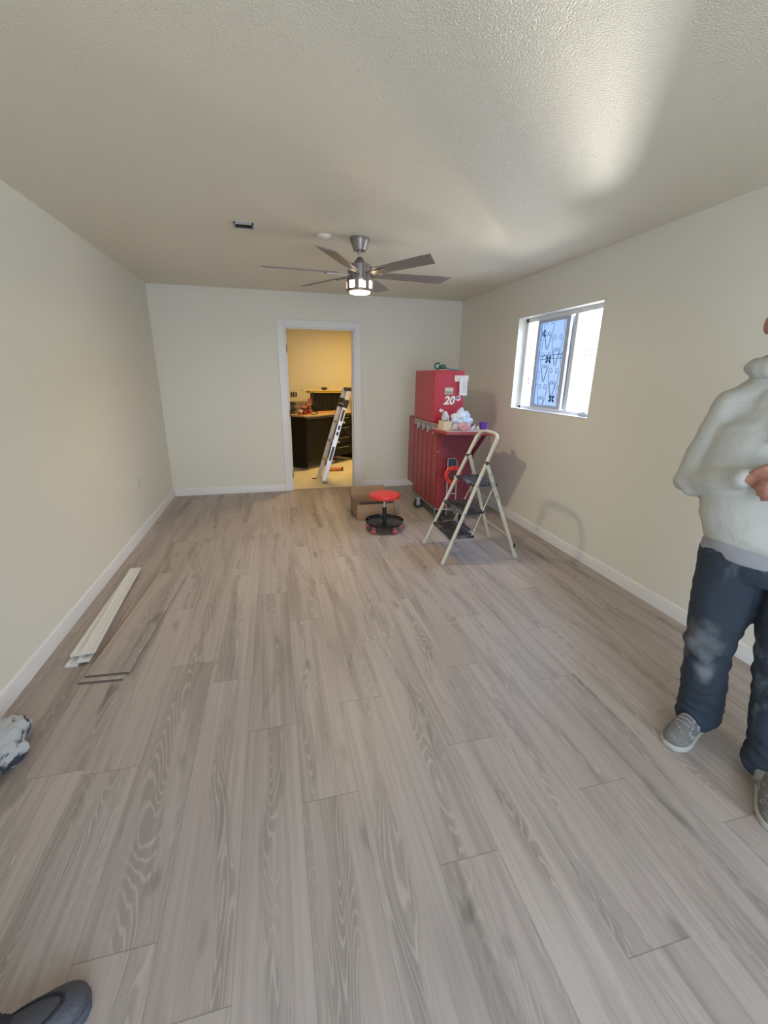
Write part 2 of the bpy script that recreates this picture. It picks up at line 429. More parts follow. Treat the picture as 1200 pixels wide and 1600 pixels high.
# outdoors
m = MB().box(XR + WT, 14, -6, 14, -.35, -.25); st(m.build('trim_yard_ground', mat('sunlit_concrete', (.62, .60, .55), .9, var=.08, vscale=2), smooth=False))
m = MB(); m.tube([(9, -2, 2.90), (9, 11.16, 2.30), (9, 12.27, 2.25), (9, 16, 2.15)], .011, n=6); tag(m.build('utility_wire', mat('wire', (.2, .2, .22), .8)), 'thin utility wire crossing the sky, upper of the pair outside the window', 'wire')
m = MB(); m.tube([(9, -2, 2.55), (9, 11.2, 2.155), (9, 12.25, 2.13), (9, 16, 2.04)], .011, n=6); tag(m.build('utility_wire', MC['wire']), 'thin utility wire crossing the sky, lower of the pair outside the window', 'wire')
def bag(c, r, seed=0, amp=.35, freq=14, peaks=()):
    """thin film bag: sharp creases and raised corners"""
    mb = MB(); mb.ell(c, r, None, 44, 28); c = Vector(c)
    for v in mb.bm.verts:
        d = v.co - c; q = v.co * freq + Vector((seed * 5.1, seed * 2.7, 0))
        k = sum((.5 - abs(noise.noise(q * (2 ** i)))) * .6 ** i for i in range(3)) - .45
        v.co = c + d * (1 + amp * k * 1.6)
        for (px, py, hgt, sg) in peaks:
            e_ = math.hypot(v.co.x - px, v.co.y - py) / sg
            if d.z > 0: v.co.z += hgt * max(0, 1 - e_)
        if v.co.z < c.z - r[2] * .8: v.co.z = c.z - r[2] * .8
    return mb
def crumple(c, r, M=None, seed=0, n=24, m_=16, amp=.35, freq=6):
    """crumpled cloth lump"""
    mb = MB(); mb.ell(c, r, M, n, m_)
    c = Vector(c)
    for v in mb.bm.verts:
        d = v.co - c
        k = noise.fractal(v.co * freq + Vector((seed * 7.3, seed * 3.1, 0)), .8, 2.1, 4)
        v.co = c + d * (1 + amp * k)
    return mb
m = crumple((XR + .055, 3.22, wz0 + .026), (.026, .055, .020), seed=3, amp=.25, freq=30)
tag(m.build('rag', mat('grey_rag', (.42, .43, .42), .9)), 'small crumpled grey rag lying on the window sill', 'rag')

# ------------------------------------------------------------------ ceiling items
FANM = mat('brushed_nickel_dark', (.30, .27, .26), .38, .75)
BLADE = mat('fan_blade_grey', (.20, .175, .165), .4, var=.08, vscale=5)
fan = root('ceiling_fan', (.672, 3.486, H), 'grey six-bladed ceiling fan with glowing drum light hanging from the ceiling', 'ceiling fan')
m = MB().lathe([(.032, -.085), (.045, -.082), (.066, -.025), (.068, -.018), (.070, -.018), (.070, 0)]); m.build('canopy', FANM, fan)
m = MB().lathe([(.011, -.16), (.011, -.08)]); m.build('downrod', steel, fan)
m = MB().lathe([(.080, -.275), (.080, -.175), (.076, -.170), (.048, -.168), (.038, -.150), (.022, -.128), (.014, -.122)]); mo = m.build('motor', FANM, fan)
for a in (10, 190, 100, 280):
    d = Vector((math.cos(R(a)), math.sin(R(a)), 0))
    MB().bar(d * .088 + Vector((0, 0, -.29)), d * .088 + Vector((0, 0, -.172)), .02, .006, up=d).build('bracket', FANM, fan)
for k in range(6):
    a = R(k * 60 + 2); q = Matrix.Rotation(a, 4, 'Z') @ Matrix.Translation((0, 0, -.232)) @ Matrix.Rotation(R(-13), 4, 'X')
    poly = [(.17, -.045), (.60, -.058), (.70, -.056), (.655, .056), (.17, .045)]
    mb = MB().prism(poly, lambda x, y, z: (x, y, z), -.003, .004); mb.bm.transform(q)
    bl = mb.build('blade', BLADE, fan, bevel=.0015)
    mb = MB().prism([(.07, -.022), (.15, -.026), (.26, -.028), (.245, .022), (.15, .026), (.07, .022)], lambda x, y, z: (x, y, z), .0, .008); mb.bm.transform(Matrix.Rotation(a, 4, 'Z') @ Matrix.Translation((0, 0, -.243)) @ Matrix.Rotation(R(-13), 4, 'X'))
    mb.build('blade_arm', FANM, fan, bevel=.0015)
m = MB().lathe([(.098, -.285), (.100, -.282), (.100, -.272), (.06, -.270)]);
m.lathe([(.086, -.352), (.101, -.352), (.101, -.334), (.086, -.334)])
for k in range(8):
    a = R(k * 45 + 22); d = Vector((math.cos(a), math.sin(a), 0))
    m.bar(d * .098 + Vector((0, 0, -.335)), d * .098 + Vector((0, 0, -.278)), .030, .006, up=d)
lk = m.build('light_cage', FANM, fan)
LAMP = mat('fan_lamp_glass', (1.0, .80, .52), .4, emit=14)
pl = bpy.data.lights.new('fan_bulb', 'AREA'); pl.shape = 'DISK'; pl.size = .12; pl.energy = 13; pl.color = (1.0, .82, .56)
plo = bpy.data.objects.new('fan_bulb', pl); C.objects.link(plo); plo.location = (.672, 3.486, H - .368)
MB().lathe([(.060, -.363), (.072, -.360), (.077, -.352), (.085, -.346), (.088, -.283), (.088, -.275)]).build('lamp_shade', LAMP, fan)
sm = MB().lathe([(.036, -.018), (.044, -.014), (.050, -.004), (.050, 0)], (.418, 3.5, H)); sm.lathe([(.012, -.021), (.014, -.018)], (.418, 3.5, H), 16)
tag(sm.build('smoke_detector', mat('white_plastic', (.80, .76, .68), .5)), 'round white smoke detector on the ceiling left of the fan', 'smoke detector')
jb = root('junction_box', (-.12, 3.42, H), 'open black square electrical box in the ceiling', 'electrical box')
m = MB(); m.box(-.062, -.052, -.05, .05, -.012, .0); m.box(.052, .062, -.05, .05, -.012, .0); m.box(-.062, .062, -.05, -.042, -.012, 0); m.box(-.062, .062, .042, .05, -.012, 0)
m.build('rim', mat('metal_rim', (.35, .36, .38), .4, .6), jb, smooth=False)
MB().box(-.052, .052, -.042, .042, -.006, -.001).build('dark_opening', mat('black_void', (.004, .004, .005), .9), jb, smooth=False)
ol = root('wall_outlet', (XL, 4.46, .49), 'white electrical outlet plate low on the left wall', 'outlet')
MB().box(0, .006, -.036, .036, -.058, .058).build('plate', mat('plate_white', (.72, .71, .67), .4), ol, bevel=.002)
for z in (-.02, .02): MB().box(.005, .0085, -.016, .016, z - .013, z + .013).build('socket', mat('socket_white', (.62, .61, .57), .4), ol, bevel=.002)

# ------------------------------------------------------------------ tool cart
RED = mat('cart_red', (.30, .035, .045), .45, coat=.2, var=.06, vscale=3)
RED2 = mat('upper_red', (.42, .028, .055), .42, coat=.2)
BLK = mat('black_rubber', (.02, .02, .022), .5)
GREY = mat('grey_metal', (.35, .36, .37), .4, .8)
CREAMM = mat('cream_enamel', (.60, .57, .45), .35)
cart = root('tool_cart', (1.8, 4.6, 0), 'dark red rolling tool cabinet with ribbed side, drop shelf and black casters', 'tool cabinet')
x0, x1, y0, y1 = 1.60, 2.00, 4.13, 5.15
m = MB().prism([(y0, .155), (4.955, .155), (4.955, .235), (y1, .235), (y1, 1.04), (y0, 1.04)], lambda a, b, d: (d, a, b), x0 + .012, x1)
W(m, 'body', RED, cart, smooth=False, bevel=.004)
for k in range(5):
    ya = y0 + .03 + k * .155
    m = MB().box(x0, x0 + .014, ya, ya + (.128 if k < 4 else .12), .17, .95)
    W(m, 'side_rib', RED, cart, smooth=False, bevel=.005)
m = MB().box(x0 + .002, x0 + .014, 4.93, y1 - .005, .25, 1.03); W(m, 'rear_side_panel', RED, cart, smooth=False, bevel=.003)
m = MB().box(x0 + .002, x0 + .014, 4.0 + .135, 4.93, .965, 1.035); W(m, 'side_rail', mat('tan_edge', (.40, .28, .24), .5), cart, smooth=False, bevel=.002)
for k in range(4):
    ya = 4.24 + k * .16
    m = MB().box(x0 - .012, x0 + .003, ya - .045, ya + .045, .955, 1.02)
    h = W(m, 'latch', GREY, cart, bevel=.003)
    m = MB().box(x0 - .026, x0 - .012, ya - .018, ya + .018, .945, 1.005).tube([(x0 - .02, ya, .93), (x0 - .02, ya, .97)], .007)
    W(m, 'latch_lever', mat('latch_silver', (.6, .6, .58), .3, .9), h, bevel=.002)
m = MB().box(x0 + .02, x1 - .005, y0 - .010, y0 + .001, .70, .99); W(m, 'front_upper_panel', mat('cart_maroon', (.22, .03, .055), .45), cart, smooth=False, bevel=.003)
m = MB().box(x0 + .005, x1 + .003, y0 - .018, y0 + .001, .685, .705); W(m, 'front_lip', RED, cart, smooth=False, bevel=.003)
m = MB().box(x0 + .09, x1 - .02, y0 - .004, y0 + .001, .18, .68); W(m, 'front_lower_panel', MC['cart_maroon'], cart, smooth=False, bevel=.002)
m = MB().box(x0 + .0, x1 + .0, y0, y1 - .19, .135, .157); W(m, 'base_frame', GREY, cart, smooth=False, bevel=.003)
for (cx, cy, ax) in ((x0 + .05, y0 + .06, (1, 0, 0)), (x1 - .05, y0 + .06, (1, 0, 0)), (x0 + .0, 4.68, (.35, 1, 0)), (x1 - .04, 4.74, (1, 0, 0))):
    A = Vector(ax).normalized(); B_ = Vector((-A.y, A.x, 0)); cc = Vector((cx, cy, 0)); zz = Vector((0, 0, 1))
    m = MB().bar(cc + zz * .131 - A * .034, cc + zz * .131 + A * .034, .07, .012)
    for s in (-1, 1): m.bar(cc + A * (s * .026) + zz * .05, cc + A * (s * .026) + zz * .128, .006 if abs(A.x) > .9 else .04, .04 if abs(A.x) > .9 else .006, up=B_ if abs(A.x) > .9 else A)
    cs = W(m, 'caster_fork', GREY, cart, smooth=False, bevel=.002)
    m = MB().lathe([(.030, -.018), (.052, -.018), (.058, -.010), (.058, .010), (.052, .018), (.030, .018)], (cx, cy, .058), 28, ax)
    wh = W(m, 'wheel', BLK, cart)
    m = MB().lathe([(.012, -.026), (.026, -.021), (.026, .021), (.012, .026)], (cx, cy, .058), 20, ax); W(m, 'wheel_hub', GREY, wh)
# drop shelf
m = MB().prism([(1.53, 4.15), (1.56, 3.87), (2.055, 3.80), (2.075, 4.15)], lambda a, b, d: (a, b, d), .99, .998)
shx = [(1.53, 4.14), (1.595, 3.90), (2.06, 3.78), (2.09, 4.14)]
m = MB().prism(shx, lambda a, b, d: (a, b, d), .965, .998)
sh = W(m, 'drop_shelf', RED, cart, smooth=False, bevel=.003)
cxy = Vector((1.82, 4.0))
m = MB().prism([tuple(cxy + (Vector(p) - cxy) * .985) for p in shx], lambda a, b, d: (a, b, d), .996, 1.0); W(m, 'shelf_top', mat('pale_worn_top', (.55, .42, .42), .6), sh, smooth=False)
m = MB().prism([(4.13, .84), (4.13, .97), (3.93, .97)], lambda a, b, d: (d, a, b), 1.615, 1.62); W(m, 'shelf_bracket', RED, cart, smooth=False)
m = MB().prism([(4.13, .70), (4.13, .76), (3.90, .97), (3.84, .97)], lambda a, b, d: (d, a, b), 1.975, 1.992); W(m, 'shelf_bracket', MC['cart_maroon'], cart, smooth=False)  # right-hand twin of the bracket above, its shade put into the darker red
m = MB().box(x0 + .0, x0 + .012, y0 - .006, y0 + .004, .755, .775); W(m, 'screw', mat('brass', (.6, .4, .15), .35, .9), cart)
# upper cabinet, standing on the cart
ub = root('tool_chest', (1.76, 4.63, 1.04), 'bright red upright chest with white 20 sticker standing on the red cart', 'tool chest')
ux0, ux1, uy0, uy1, uz = 1.60, 1.928, 4.30, 4.95, 1.56
m = MB().box(ux0, ux1, uy0, uy1, 1.041, uz); W(m, 'body', RED2, ub, bevel=.014, seg=3)
m = MB().box(ux0 - .002, ux0 + .001, uy0 + .02, uy1 - .03, 1.505, 1.508); W(m, 'side_seam', mat('seam_dark', (.16, .02, .03), .5), ub, smooth=False)
m = MB().box(ux0 + .02, ux1 - .02, uy0 - .006, uy0 + .002, 1.08, 1.53); W(m, 'front_door', RED2, ub, bevel=.004)
PY = uy0 - .008
m = MB().box(1.708, 1.798, PY - .006, PY + .003, 1.325, 1.392); W(m, 'metal_plate', mat('plate_alu', (.62, .60, .56), .3, .7), ub, bevel=.002)
m = MB().box(1.714, 1.792, PY - .008, PY - .005, 1.335, 1.355); W(m, 'plate_slot', mat('plate_slot', (.25, .25, .24), .4), ub)
def text(t, size, fn, mtl, name, parent, shear=0, ext=.0006, bold=0):
    cu_ = bpy.data.curves.new(name, 'FONT'); cu_.body = t; cu_.size = size; cu_.shear = shear; cu_.extrude = ext; cu_.offset = bold
    cu_.align_x = 'CENTER'; cu_.align_y = 'CENTER'
    o = bpy.data.objects.new('tmp', cu_); C.objects.link(o); bpy.context.view_layer.update()
    me = bpy.data.meshes.new_from_object(o.evaluated_get(bpy.context.evaluated_depsgraph_get())); bpy.data.objects.remove(o)
    b = MB(); b.bm.from_mesh(me); b.bm.transform(fn); 
    return W(b, name, mtl, parent, smooth=False)
STK = mat('sticker_white', (.80, .78, .75), .5)
text('20', .115, Matrix.Translation((1.757, PY - .002, 1.262)) @ Matrix.Rotation(R(90), 4, 'X'), STK, 'number_sticker', ub, shear=.25, bold=.004)
m = MB().lathe([(.026, 0), (.026, .0015)], (1.86, PY, 1.285), 28, (0, -1, 0)); W(m, 'round_sticker', STK, ub)
m = MB().prism([(-.022, .002), (-.006, .018), (.006, .008), (.018, .012), (.016, -.008), (.0, -.004), (-.014, -.014)], lambda a, b, d: (1.858 + a, PY - d, 1.287 + b), .001, .003); W(m, 'sticker_blue_print', mat('sticker_blue', (.08, .10, .45), .5), ub, smooth=False)
text('4x', .05, Matrix.Translation((1.678, PY - .002, 1.165)) @ Matrix.Rotation(R(90), 4, 'X'), STK, 'lettering_sticker', ub, shear=.2, bold=.002)
# papers
pap = root('paper_note', (1.90, PY, 1.53), 'white paper notes taped to the front of the red chest', 'note')
m = MB()
def wavy(mb, xa, xb, za, zb, y, amp=.006, n=8, skew=0, dx=0):
    g = []
    for j in range(n + 1):
        row = []
        for i in range(n + 1):
            x = xa + (xb - xa) * i / n + skew * (j / n); z = za + (zb - za) * j / n
            row.append((x, y - amp * (1 + noise.noise(Vector((x * 25, z * 25, 2)))) , z))
        g.append(row)
    v = []; f = []
    for t in (0, .0012):
        for row in g: v += [(a, b + t, c) for a, b, c in row]
    N = n + 1
    for j in range(n):
        for i in range(n):
            f.append((j * N + i, j * N + i + 1, (j + 1) * N + i + 1, (j + 1) * N + i))
            o_ = N * N; f.append((o_ + j * N + i, o_ + (j + 1) * N + i, o_ + (j + 1) * N + i + 1, o_ + j * N + i + 1))
    for i in range(n):
        o_ = N * N
        for a, b in ((i, i + 1), (n * N + i + 1, n * N + i), ((i + 1) * N, i * N), (i * N + n, (i + 1) * N + n)): f.append((a, b, o_ + b, o_ + a))
    mb._add([Vector(q) for q in v], f); return mb
PAPER = mat('paper_white', (.72, .71, .70), .8)
m = wavy(MB(), 1.805, 1.955, 1.452, 1.512, PY - .004); W(m, 'paper_strip', mat('paper_cream', (.70, .64, .58), .8), pap)
m = wavy(MB(), 1.86, 1.945, 1.315, 1.485, PY - .014, amp=.008, skew=-.008); ps = W(m, 'paper_sheet', PAPER, pap)
m = MB()
for k in range(7): m.box(1.875, 1.93 - (k % 3) * .01, PY - .033, PY - .0325, 1.34 + k * .018, 1.344 + k * .018)
W(m, 'written_lines', mat('ink_grey', (.40, .42, .52), .8), ps, smooth=False)
# green tool on top
gt = root('hand_tool', (1.72, 4.5, uz), 'dark green hand tool with open jaw lying on top of the red chest', 'tool')
GRN = mat('tool_green', (.03, .12, .09), .45); 
arc = [(1.665 + .030 * math.cos(R(a)), 4.42, uz + .042 + .028 * math.sin(R(a))) for a in range(50, 311, 20)]
W(MB().tube(arc, .010, n=8), 'jaw', GRN, gt)
W(MB().tube([(1.69, 4.42, uz + .034), (1.74, 4.43, uz + .036), (1.76, 4.435, uz + .028)], [.020, .024, .014], n=10), 'grip', GRN, gt)
W(MB().tube([(1.75, 4.435, uz + .022), (1.84, 4.44, uz + .012)], [.008, .007], n=8), 'shaft', GREY, gt)
W(MB().tube([(1.83, 4.44, uz + .012), (1.92, 4.46, uz + .010)], [.010, .009], n=8), 'handle', mat('tool_teal', (.12, .28, .27), .5), gt)
# things on the shelf
Z = 1.0005
m = MB(); X0, X1, Ya, Yb = 1.582, 1.675, 3.975, 4.10
for a in ((X0, X1, Ya, Ya + .003), (X0, X1, Yb - .003, Yb), (X0, X0 + .003, Ya, Yb), (X1 - .003, X1, Ya, Yb)): m.box(*a, Z, Z + .085)
m.box(X0, X1, Ya, Yb, Z, Z + .003)
tag(m.build('open_box', mat('cream_card', (.62, .52, .36), .7), smooth=False, bevel=.001), 'small cream cardboard box at the left end of the red drop shelf', 'box')
PLA = mat('clear_bag', (.66, .70, .76), .25, trans=.25); 
m = bag((1.628, 4.037, 1.112), (.030, .040, .045), seed=1, amp=.45, freq=22, peaks=((1.615, 4.02, .03, .03),)); tag(m.build('plastic_bag', PLA, angle=12), 'crumpled clear plastic bag spilling out of the cream box', 'bag')
m = bag((1.80, 4.068, 1.072), (.105, .046, .088), seed=5, amp=.40, freq=12, peaks=((1.80, 4.06, .050, .045), (1.865, 4.07, .030, .03), (1.735, 4.05, .022, .03))); b1 = m.build('plastic_bag', mat('bag_pale_blue', (.58, .65, .73), .28), angle=12); tag(b1, 'large pale blue plastic bag with raised corners heaped in the middle of the shelf', 'bag')
m = bag((1.785, 3.935, 1.034), (.055, .04, .040), seed=9, amp=.35, freq=18); tag(m.build('cloth', mat('pink_cloth', (.62, .33, .36), .8), angle=25), 'crumpled pink cloth in front of the plastic bags on the shelf', 'cloth')
m = bag((1.700, 3.955, 1.028), (.03, .028, .030), seed=12, amp=.35, freq=26); tag(m.build('fittings_bag', mat('bag_greyish', (.45, .42, .42), .4)), 'small greyish bag of parts beside the cream box', 'bag')
for (a, b, h_, lb) in ((1.905, 4.0, .032, 'small white plastic fitting beside the pale blue bag, left of three'), (1.935, 4.02, .045, 'small white plastic fitting, middle of three'), (1.96, 3.99, .036, 'small white plastic fitting next to the purple tub')):
    m = MB().lathe([(.011, 0), (.013, .004), (.013, h_ * .6), (.009, h_ * .62), (.009, h_)], (a, b, Z), 14); m.tube([(a - .018, b, Z + h_ * .3), (a + .018, b, Z + h_ * .3)], .006, n=8)
    tag(m.build('fitting', mat('fitting_white', (.72, .71, .64), .5)), lb, 'fitting', 'white fittings on the shelf')
pt = root('purple_tub', (2.02, 4.0, Z), 'purple plastic tub at the right end of the red shelf', 'tub')
m = MB().lathe([(.034, 0), (.042, .062), (.045, .062), (.045, .068), (.038, .068), (.031, .004)], (0, 0, 0), 4)
m.bm.transform(Matrix.Rotation(R(45), 4, 'Z')); m.build('tub', mat('purple_plastic', (.13, .03, .38), .35), pt, smooth=False, bevel=.003)
for s in (-1, 0, 1): MB().bar((s * .02, -.030, .004), (s * .024, -.036, .060), .003, .004).build('rib', mat('purple_light', (.32, .20, .62), .35), pt)

# ------------------------------------------------------------------ hand truck with cord reel in front of the cart
ht = root('folding_hand_truck', (1.72, 4.0, 0), 'thin silver tubular hand truck standing in front of the red cart', 'hand truck')
TUBE = mat('silver_tube', (.55, .55, .56), .3, .9)
hy = 4.085
ptsA = [(1.700, hy - .03, .10), (1.700, hy - .005, .685), (1.705, hy - .005, .70), (1.765, hy - .005, .70), (1.785, hy - .005, .69), (1.80, hy - .006, .66), (1.80, hy - .03, .10)]
W(MB().tube(ptsA, .0075, n=10), 'frame_tube', TUBE, ht)
W(MB().tube([(1.70, hy - .02, .33), (1.80, hy - .02, .33)], .005), 'cross_bar', TUBE, ht)
W(MB().tube([(1.70, hy - .02, .22), (1.80, hy - .02, .22)], .005), 'cross_bar', TUBE, ht)
W(MB().tube([(1.63, hy - .04, .17), (1.72, hy - .06, .17), (1.85, hy - .06, .18)], .006), 'axle_bar', TUBE, ht)
W(MB().tube([(1.61, 3.86, .075), (1.70, 3.87, .078), (1.76, 3.90, .10), (1.80, 3.97, .17), (1.82, 4.04, .2)], .009), 'bent_tube', TUBE, ht)
W(MB().tube([(1.60, 3.80, .03), (1.70, 3.80, .04), (1.80, 3.84, .035)], .007), 'toe_tube', TUBE, ht)
W(MB().box(1.62, 1.88, 3.80, 4.02, .012, .022), 'toe_plate', mat('dark_plate', (.05, .05, .06), .45), ht, bevel=.004)
for x in (1.645, 1.865):
    m = MB().lathe([(.02, -.012), (.05, -.012), (.055, 0), (.05, .012), (.02, .012)], (x, 4.045, .056), 24, (1, 0, 0)); W(m, 'wheel', BLK, ht)
W(MB().box(1.71, 1.79, hy - .016, hy + .004, .60, .69), 'top_plate', mat('dark_blue_plate', (.04, .05, .09), .4), ht, bevel=.004)
cd = root('cord_reel', (1.725, 4.03, .53), 'round bright red cord reel hanging on the silver hand truck', 'cord reel')
ORR = mat('reel_red', (.75, .05, .04), .4)
m = MB().lathe([(.056, -.006), (.058, -.010), (.092, -.010), (.097, -.004), (.097, .004), (.092, .010), (.058, .010), (.056, .006), (.056, -.006)], (1.745, 4.035, .535), 40, (0, 1, 0))
W(m, 'flange', ORR, cd)
m = MB().lathe([(.056, -.012), (.056, .02), ], (1.745, 4.035, .535), 32, (0, 1, 0)); W(m, 'drum', mat('reel_dark', (.12, .02, .03), .5), cd)
for a in range(20, 380, 60):
    d = Vector((math.cos(R(a)), 0, math.sin(R(a)))) * .077; c_ = Vector((1.745, 4.024, .535)) + d
    W(MB().lathe([(.007, 0), (.007, .003)], c_, 12, (0, -1, 0)), 'bolt', MC['reel_dark'], cd)
W(MB().tube([(1.745, 4.01, .535), (1.745, 3.99, .50), (1.75, 3.99, .47)], .006), 'crank', GREY, cd)

# ------------------------------------------------------------------ step ladder
sl = root('step_ladder', (1.63, 3.32, 0), 'cream three-step folding ladder with black treads in front of the red cart', 'step ladder')
CR = CREAMM
nf, nt = Vector((1.29, 3.085, .012)), Vector((1.715, 3.165, .985))
ff, ft = Vector((1.293, 3.56, .012)), Vector((1.715, 3.515, .985))
def arcpts(a, b, c_, n=5):
    return [(1 - t) ** 2 * a + 2 * t * (1 - t) * b + t * t * c_ for t in [i / n for i in range(n + 1)]]
top_n, top_f = Vector((1.755, 3.172, 1.055)), Vector((1.755, 3.508, 1.055))
path = [nf, nt] + arcpts(nt + (top_n - nt) * .1, top_n, top_n + Vector((0, .09, .003)))[1:] + arcpts(top_f - Vector((0, .09, -.003)), top_f, ft + (top_f - ft) * .1) + [ft, ff]
W(MB().tube(path, [(.015, .012)] * len(path), n=12, side=(1, 0, -.4)), 'front_frame', CR, sl)
def along(a, b, z): t = (z - a.z) / (b.z - a.z); return a + (b - a) * t
pn, pf = along(nf, nt, .835), along(ff, ft, .835)
bn, bf = Vector((1.955, 3.07, .012)), Vector((1.965, 3.585, .012))
pn2 = pn + Vector((.012, .022, 0)); pf2 = pf + Vector((.012, -.022, 0))
W(MB().bar(bn, pn2, .014, .030, up=(1, 0, 0)), 'rear_leg', CR, sl, bevel=.004)
W(MB().bar(bf, pf2, .014, .030, up=(1, 0, 0)), 'rear_leg', CR, sl, bevel=.004)
W(MB().tube([along(bn, pn2, .2), along(bf, pf2, .2)], .008), 'rear_cross_bar', CR, sl)
for a, b in ((nf, 1), (ff, 1), (bn, 0), (bf, 0)):
    W(MB().box(a.x - .02, a.x + .018, a.y - .014, a.y + .014, 0, .022), 'rubber_foot', mat('foot_cream', (.48, .46, .38), .6), sl, bevel=.003)
TREAD = spotted('dusty_tread', (.022, .025, .032), (.16, .17, .20), .47, 9, rough=.5, soft=.18, bump=.1)
for z, dp in ((.215, .20), (.42, .19), (.65, .20)):
    a, b = along(nf, nt, z), along(ff, ft, z)
    v = [(a.x - .02, a.y + .018), (a.x + dp, a.y + .018), (b.x + dp, b.y - .018), (b.x - .02, b.y - .018)]
    m = MB().prism(v, lambda p, q, d: (p, q, d), z - .014, z + .010)
    t_ = W(m, 'tread', TREAD, sl, bevel=.004)
    m = MB()
    for k in range(7):
        x_ = a.x + .01 + k * .026; m.box(x_, x_ + .010, a.y + .035, b.y - .035, z + .008, z + .0125)
    W(m, 'tread_grip', BLK, t_, smooth=False)
    for P in (a, b): W(MB().lathe([(.007, -.02), (.007, .02)], P, 12, (0, 1, 0)), 'rivet', GREY, sl)
for side, yo in ((nf, .026), (ff, -.026)):
    tt = nt if side is nf else ft
    P3, P1 = along(side, tt, .215), along(side, tt, .65)
    W(MB().tube([P3 + Vector((.175, yo, 0)), P1 + Vector((.175, yo, 0))], .0055), 'link_rod', CR, sl)
for P in (pn, pf): W(MB().lathe([(.014, -.022), (.016, -.016), (.016, .016), (.010, .022)], P, 16, (0, 1, 0)), 'pivot_bolt', mat('pivot_dark', (.06, .06, .07), .4), sl)
d_ = (bn - pn2).normalized()
m = MB(); c0 = pn2 + d_ * .10
for k, (s0, s1, o_) in enumerate(((0, .03, -.007), (0, .03, .007), (.04, .06, 0), (.075, .14, -.006), (.08, .13, .006), (.15, .19, 0), (.20, .24, -.005), (.205, .235, .006))):
    a = pn2 + d_ * (.09 + s0) + Vector((o_, -.0078, 0)); b = pn2 + d_ * (.09 + s1) + Vector((o_, -.0078, 0)); m.bar(a, b, .002, .004, up=(1, 0, 0))
W(m, 'printed_marks', mat('print_grey', (.12, .13, .14), .6), sl, smooth=False)
W(MB().box(bn.x - .03, bn.x - .005, bn.y + .005, bn.y + .02, .10, .125), 'lock_knob', BLK, sl) if False else W(MB().box(along(bn, pn2, .115).x + .012, along(bn, pn2, .115).x + .026, 3.07, 3.085, .10, .135), 'lock_knob', BLK, sl, bevel=.003)

# ------------------------------------------------------------------ stool
so = root('mechanic_stool', (1.02, 4.02, 0), 'round red padded rolling stool with black tray base', 'stool')
MB().lathe([(.05, .335), (.135, .335), (.152, .345), (.156, .362), (.150, .380), (.12, .389), (0, .392)], n=48).build('seat', mat('stool_red_vinyl', (.66, .045, .04), .38), so)
MB().lathe([(.10, .325), (.10, .336)], n=32).build('seat_plate', BLK, so)
MB().lathe([(.011, .20), (.011, .33)]).build('piston', mat('chrome', (.75, .75, .75), .15, 1), so)
MB().lathe([(.022, .09), (.022, .235), (.018, .240)]).build('column', BLK, so)
MB().lathe([(0, .082), (.175, .082), (.185, .088), (.190, .108), (.194, .108), (.194, .100), (.188, .078), (.176, .072), (0, .072)], n=56).build('tray', mat('tray_black', (.012, .012, .013), .22), so)
PINK = mat('caster_pink', (.55, .07, .08), .35)
for k in range(5):
    a = R(-68 + 72 * k); d = Vector((math.cos(a), math.sin(a), 0)); t = Vector((-d.y, d.x, 0))
    m = MB().bar(d * .165 + Vector((0, 0, .045)), d * .165 + Vector((0, 0, .073)), .022, .018, up=d)
    fk = m.build('caster_fork', GREY, so, bevel=.002)
    MB().lathe([(.010, -.010), (.026, -.010), (.028, -.006), (.028, .006), (.026, .010), (.010, .010)], d * .175 + Vector((0, 0, .028)), 24, t).build('wheel', PINK, so)
    MB().lathe([(.008, -.014), (.008, .014)], d * .175 + Vector((0, 0, .028)), 14, t).build('wheel_axle', mat('axle_white', (.7, .7, .68), .4), so)
    MB().lathe([(.006, .0), (.006, .022), (.003, .026)], d * .170 + Vector((0, 0, .080)), 10).build('tray_bolt', MC['chrome'], so)
# cardboard box
cb = root('cardboard_box', (1.01, 4.56, 0), 'open brown cardboard box behind the red stool', 'cardboard box')
CARD = mat('cardboard', (.36, .24, .15), .8, var=.06, vscale=6)
bx0, bx1, by0, by1, bh = .80, 1.215, 4.36, 4.76, .175
m = MB()
for a in ((bx0, bx1, by0, by0 + .004), (bx0, bx1, by1 - .004, by1), (bx0, bx0 + .004, by0, by1), (bx1 - .004, bx1, by0, by1)): m.box(*a, .003, bh)
m.box(bx0, bx1, by0, by1, .002, .006)
W(m, 'box_body', CARD, cb, smooth=False)
W(MB().prism([(by0, bh), (by0 - .002, bh + .004), (by0 + .04, bh + .085), (by0 + .043, bh + .083)], lambda a, b, d: (d, a, b), bx0 + .02, bx1 - .003), 'front_flap', CARD, cb, smooth=False) if False else None
W(MB().prism([(bx0, bh), (bx0 + .004, bh), (bx0 - .045, bh + .09), (bx0 - .049, bh + .088)], lambda a, b, d: (a, d, b), by0 + .01, by1 - .01), 'side_flap', CARD, cb, smooth=False)
W(MB().prism([(bx1 - .004, bh), (bx1, bh), (bx1 + .045, bh + .04), (bx1 + .043, bh + .044)], lambda a, b, d: (a, d, b), by0 + .01, by1 - .01), 'side_flap', CARD, cb, smooth=False)
W(MB().prism([(by1 - .004, bh), (by1, bh), (by1 + .03, bh + .10), (by1 + .026, bh + .10)], lambda a, b, d: (d, a, b), bx0 + .01, bx1 - .01), 'rear_flap', CARD, cb, smooth=False)
m = MB().box(bx0 + .05, bx1 - .01, by0 - .002, by0 + .05, bh + .001, bh + .014); tag(m.build('black_strip', BLK, bevel=.003), 'black rubber strip lying along the front edge of the cardboard box', 'strip')
m = MB()
for k in range(4): m.box(bx1 - .055, bx1 - .02, by0 - .0012, by0 + .0, .055 + k * .02, .062 + k * .02)
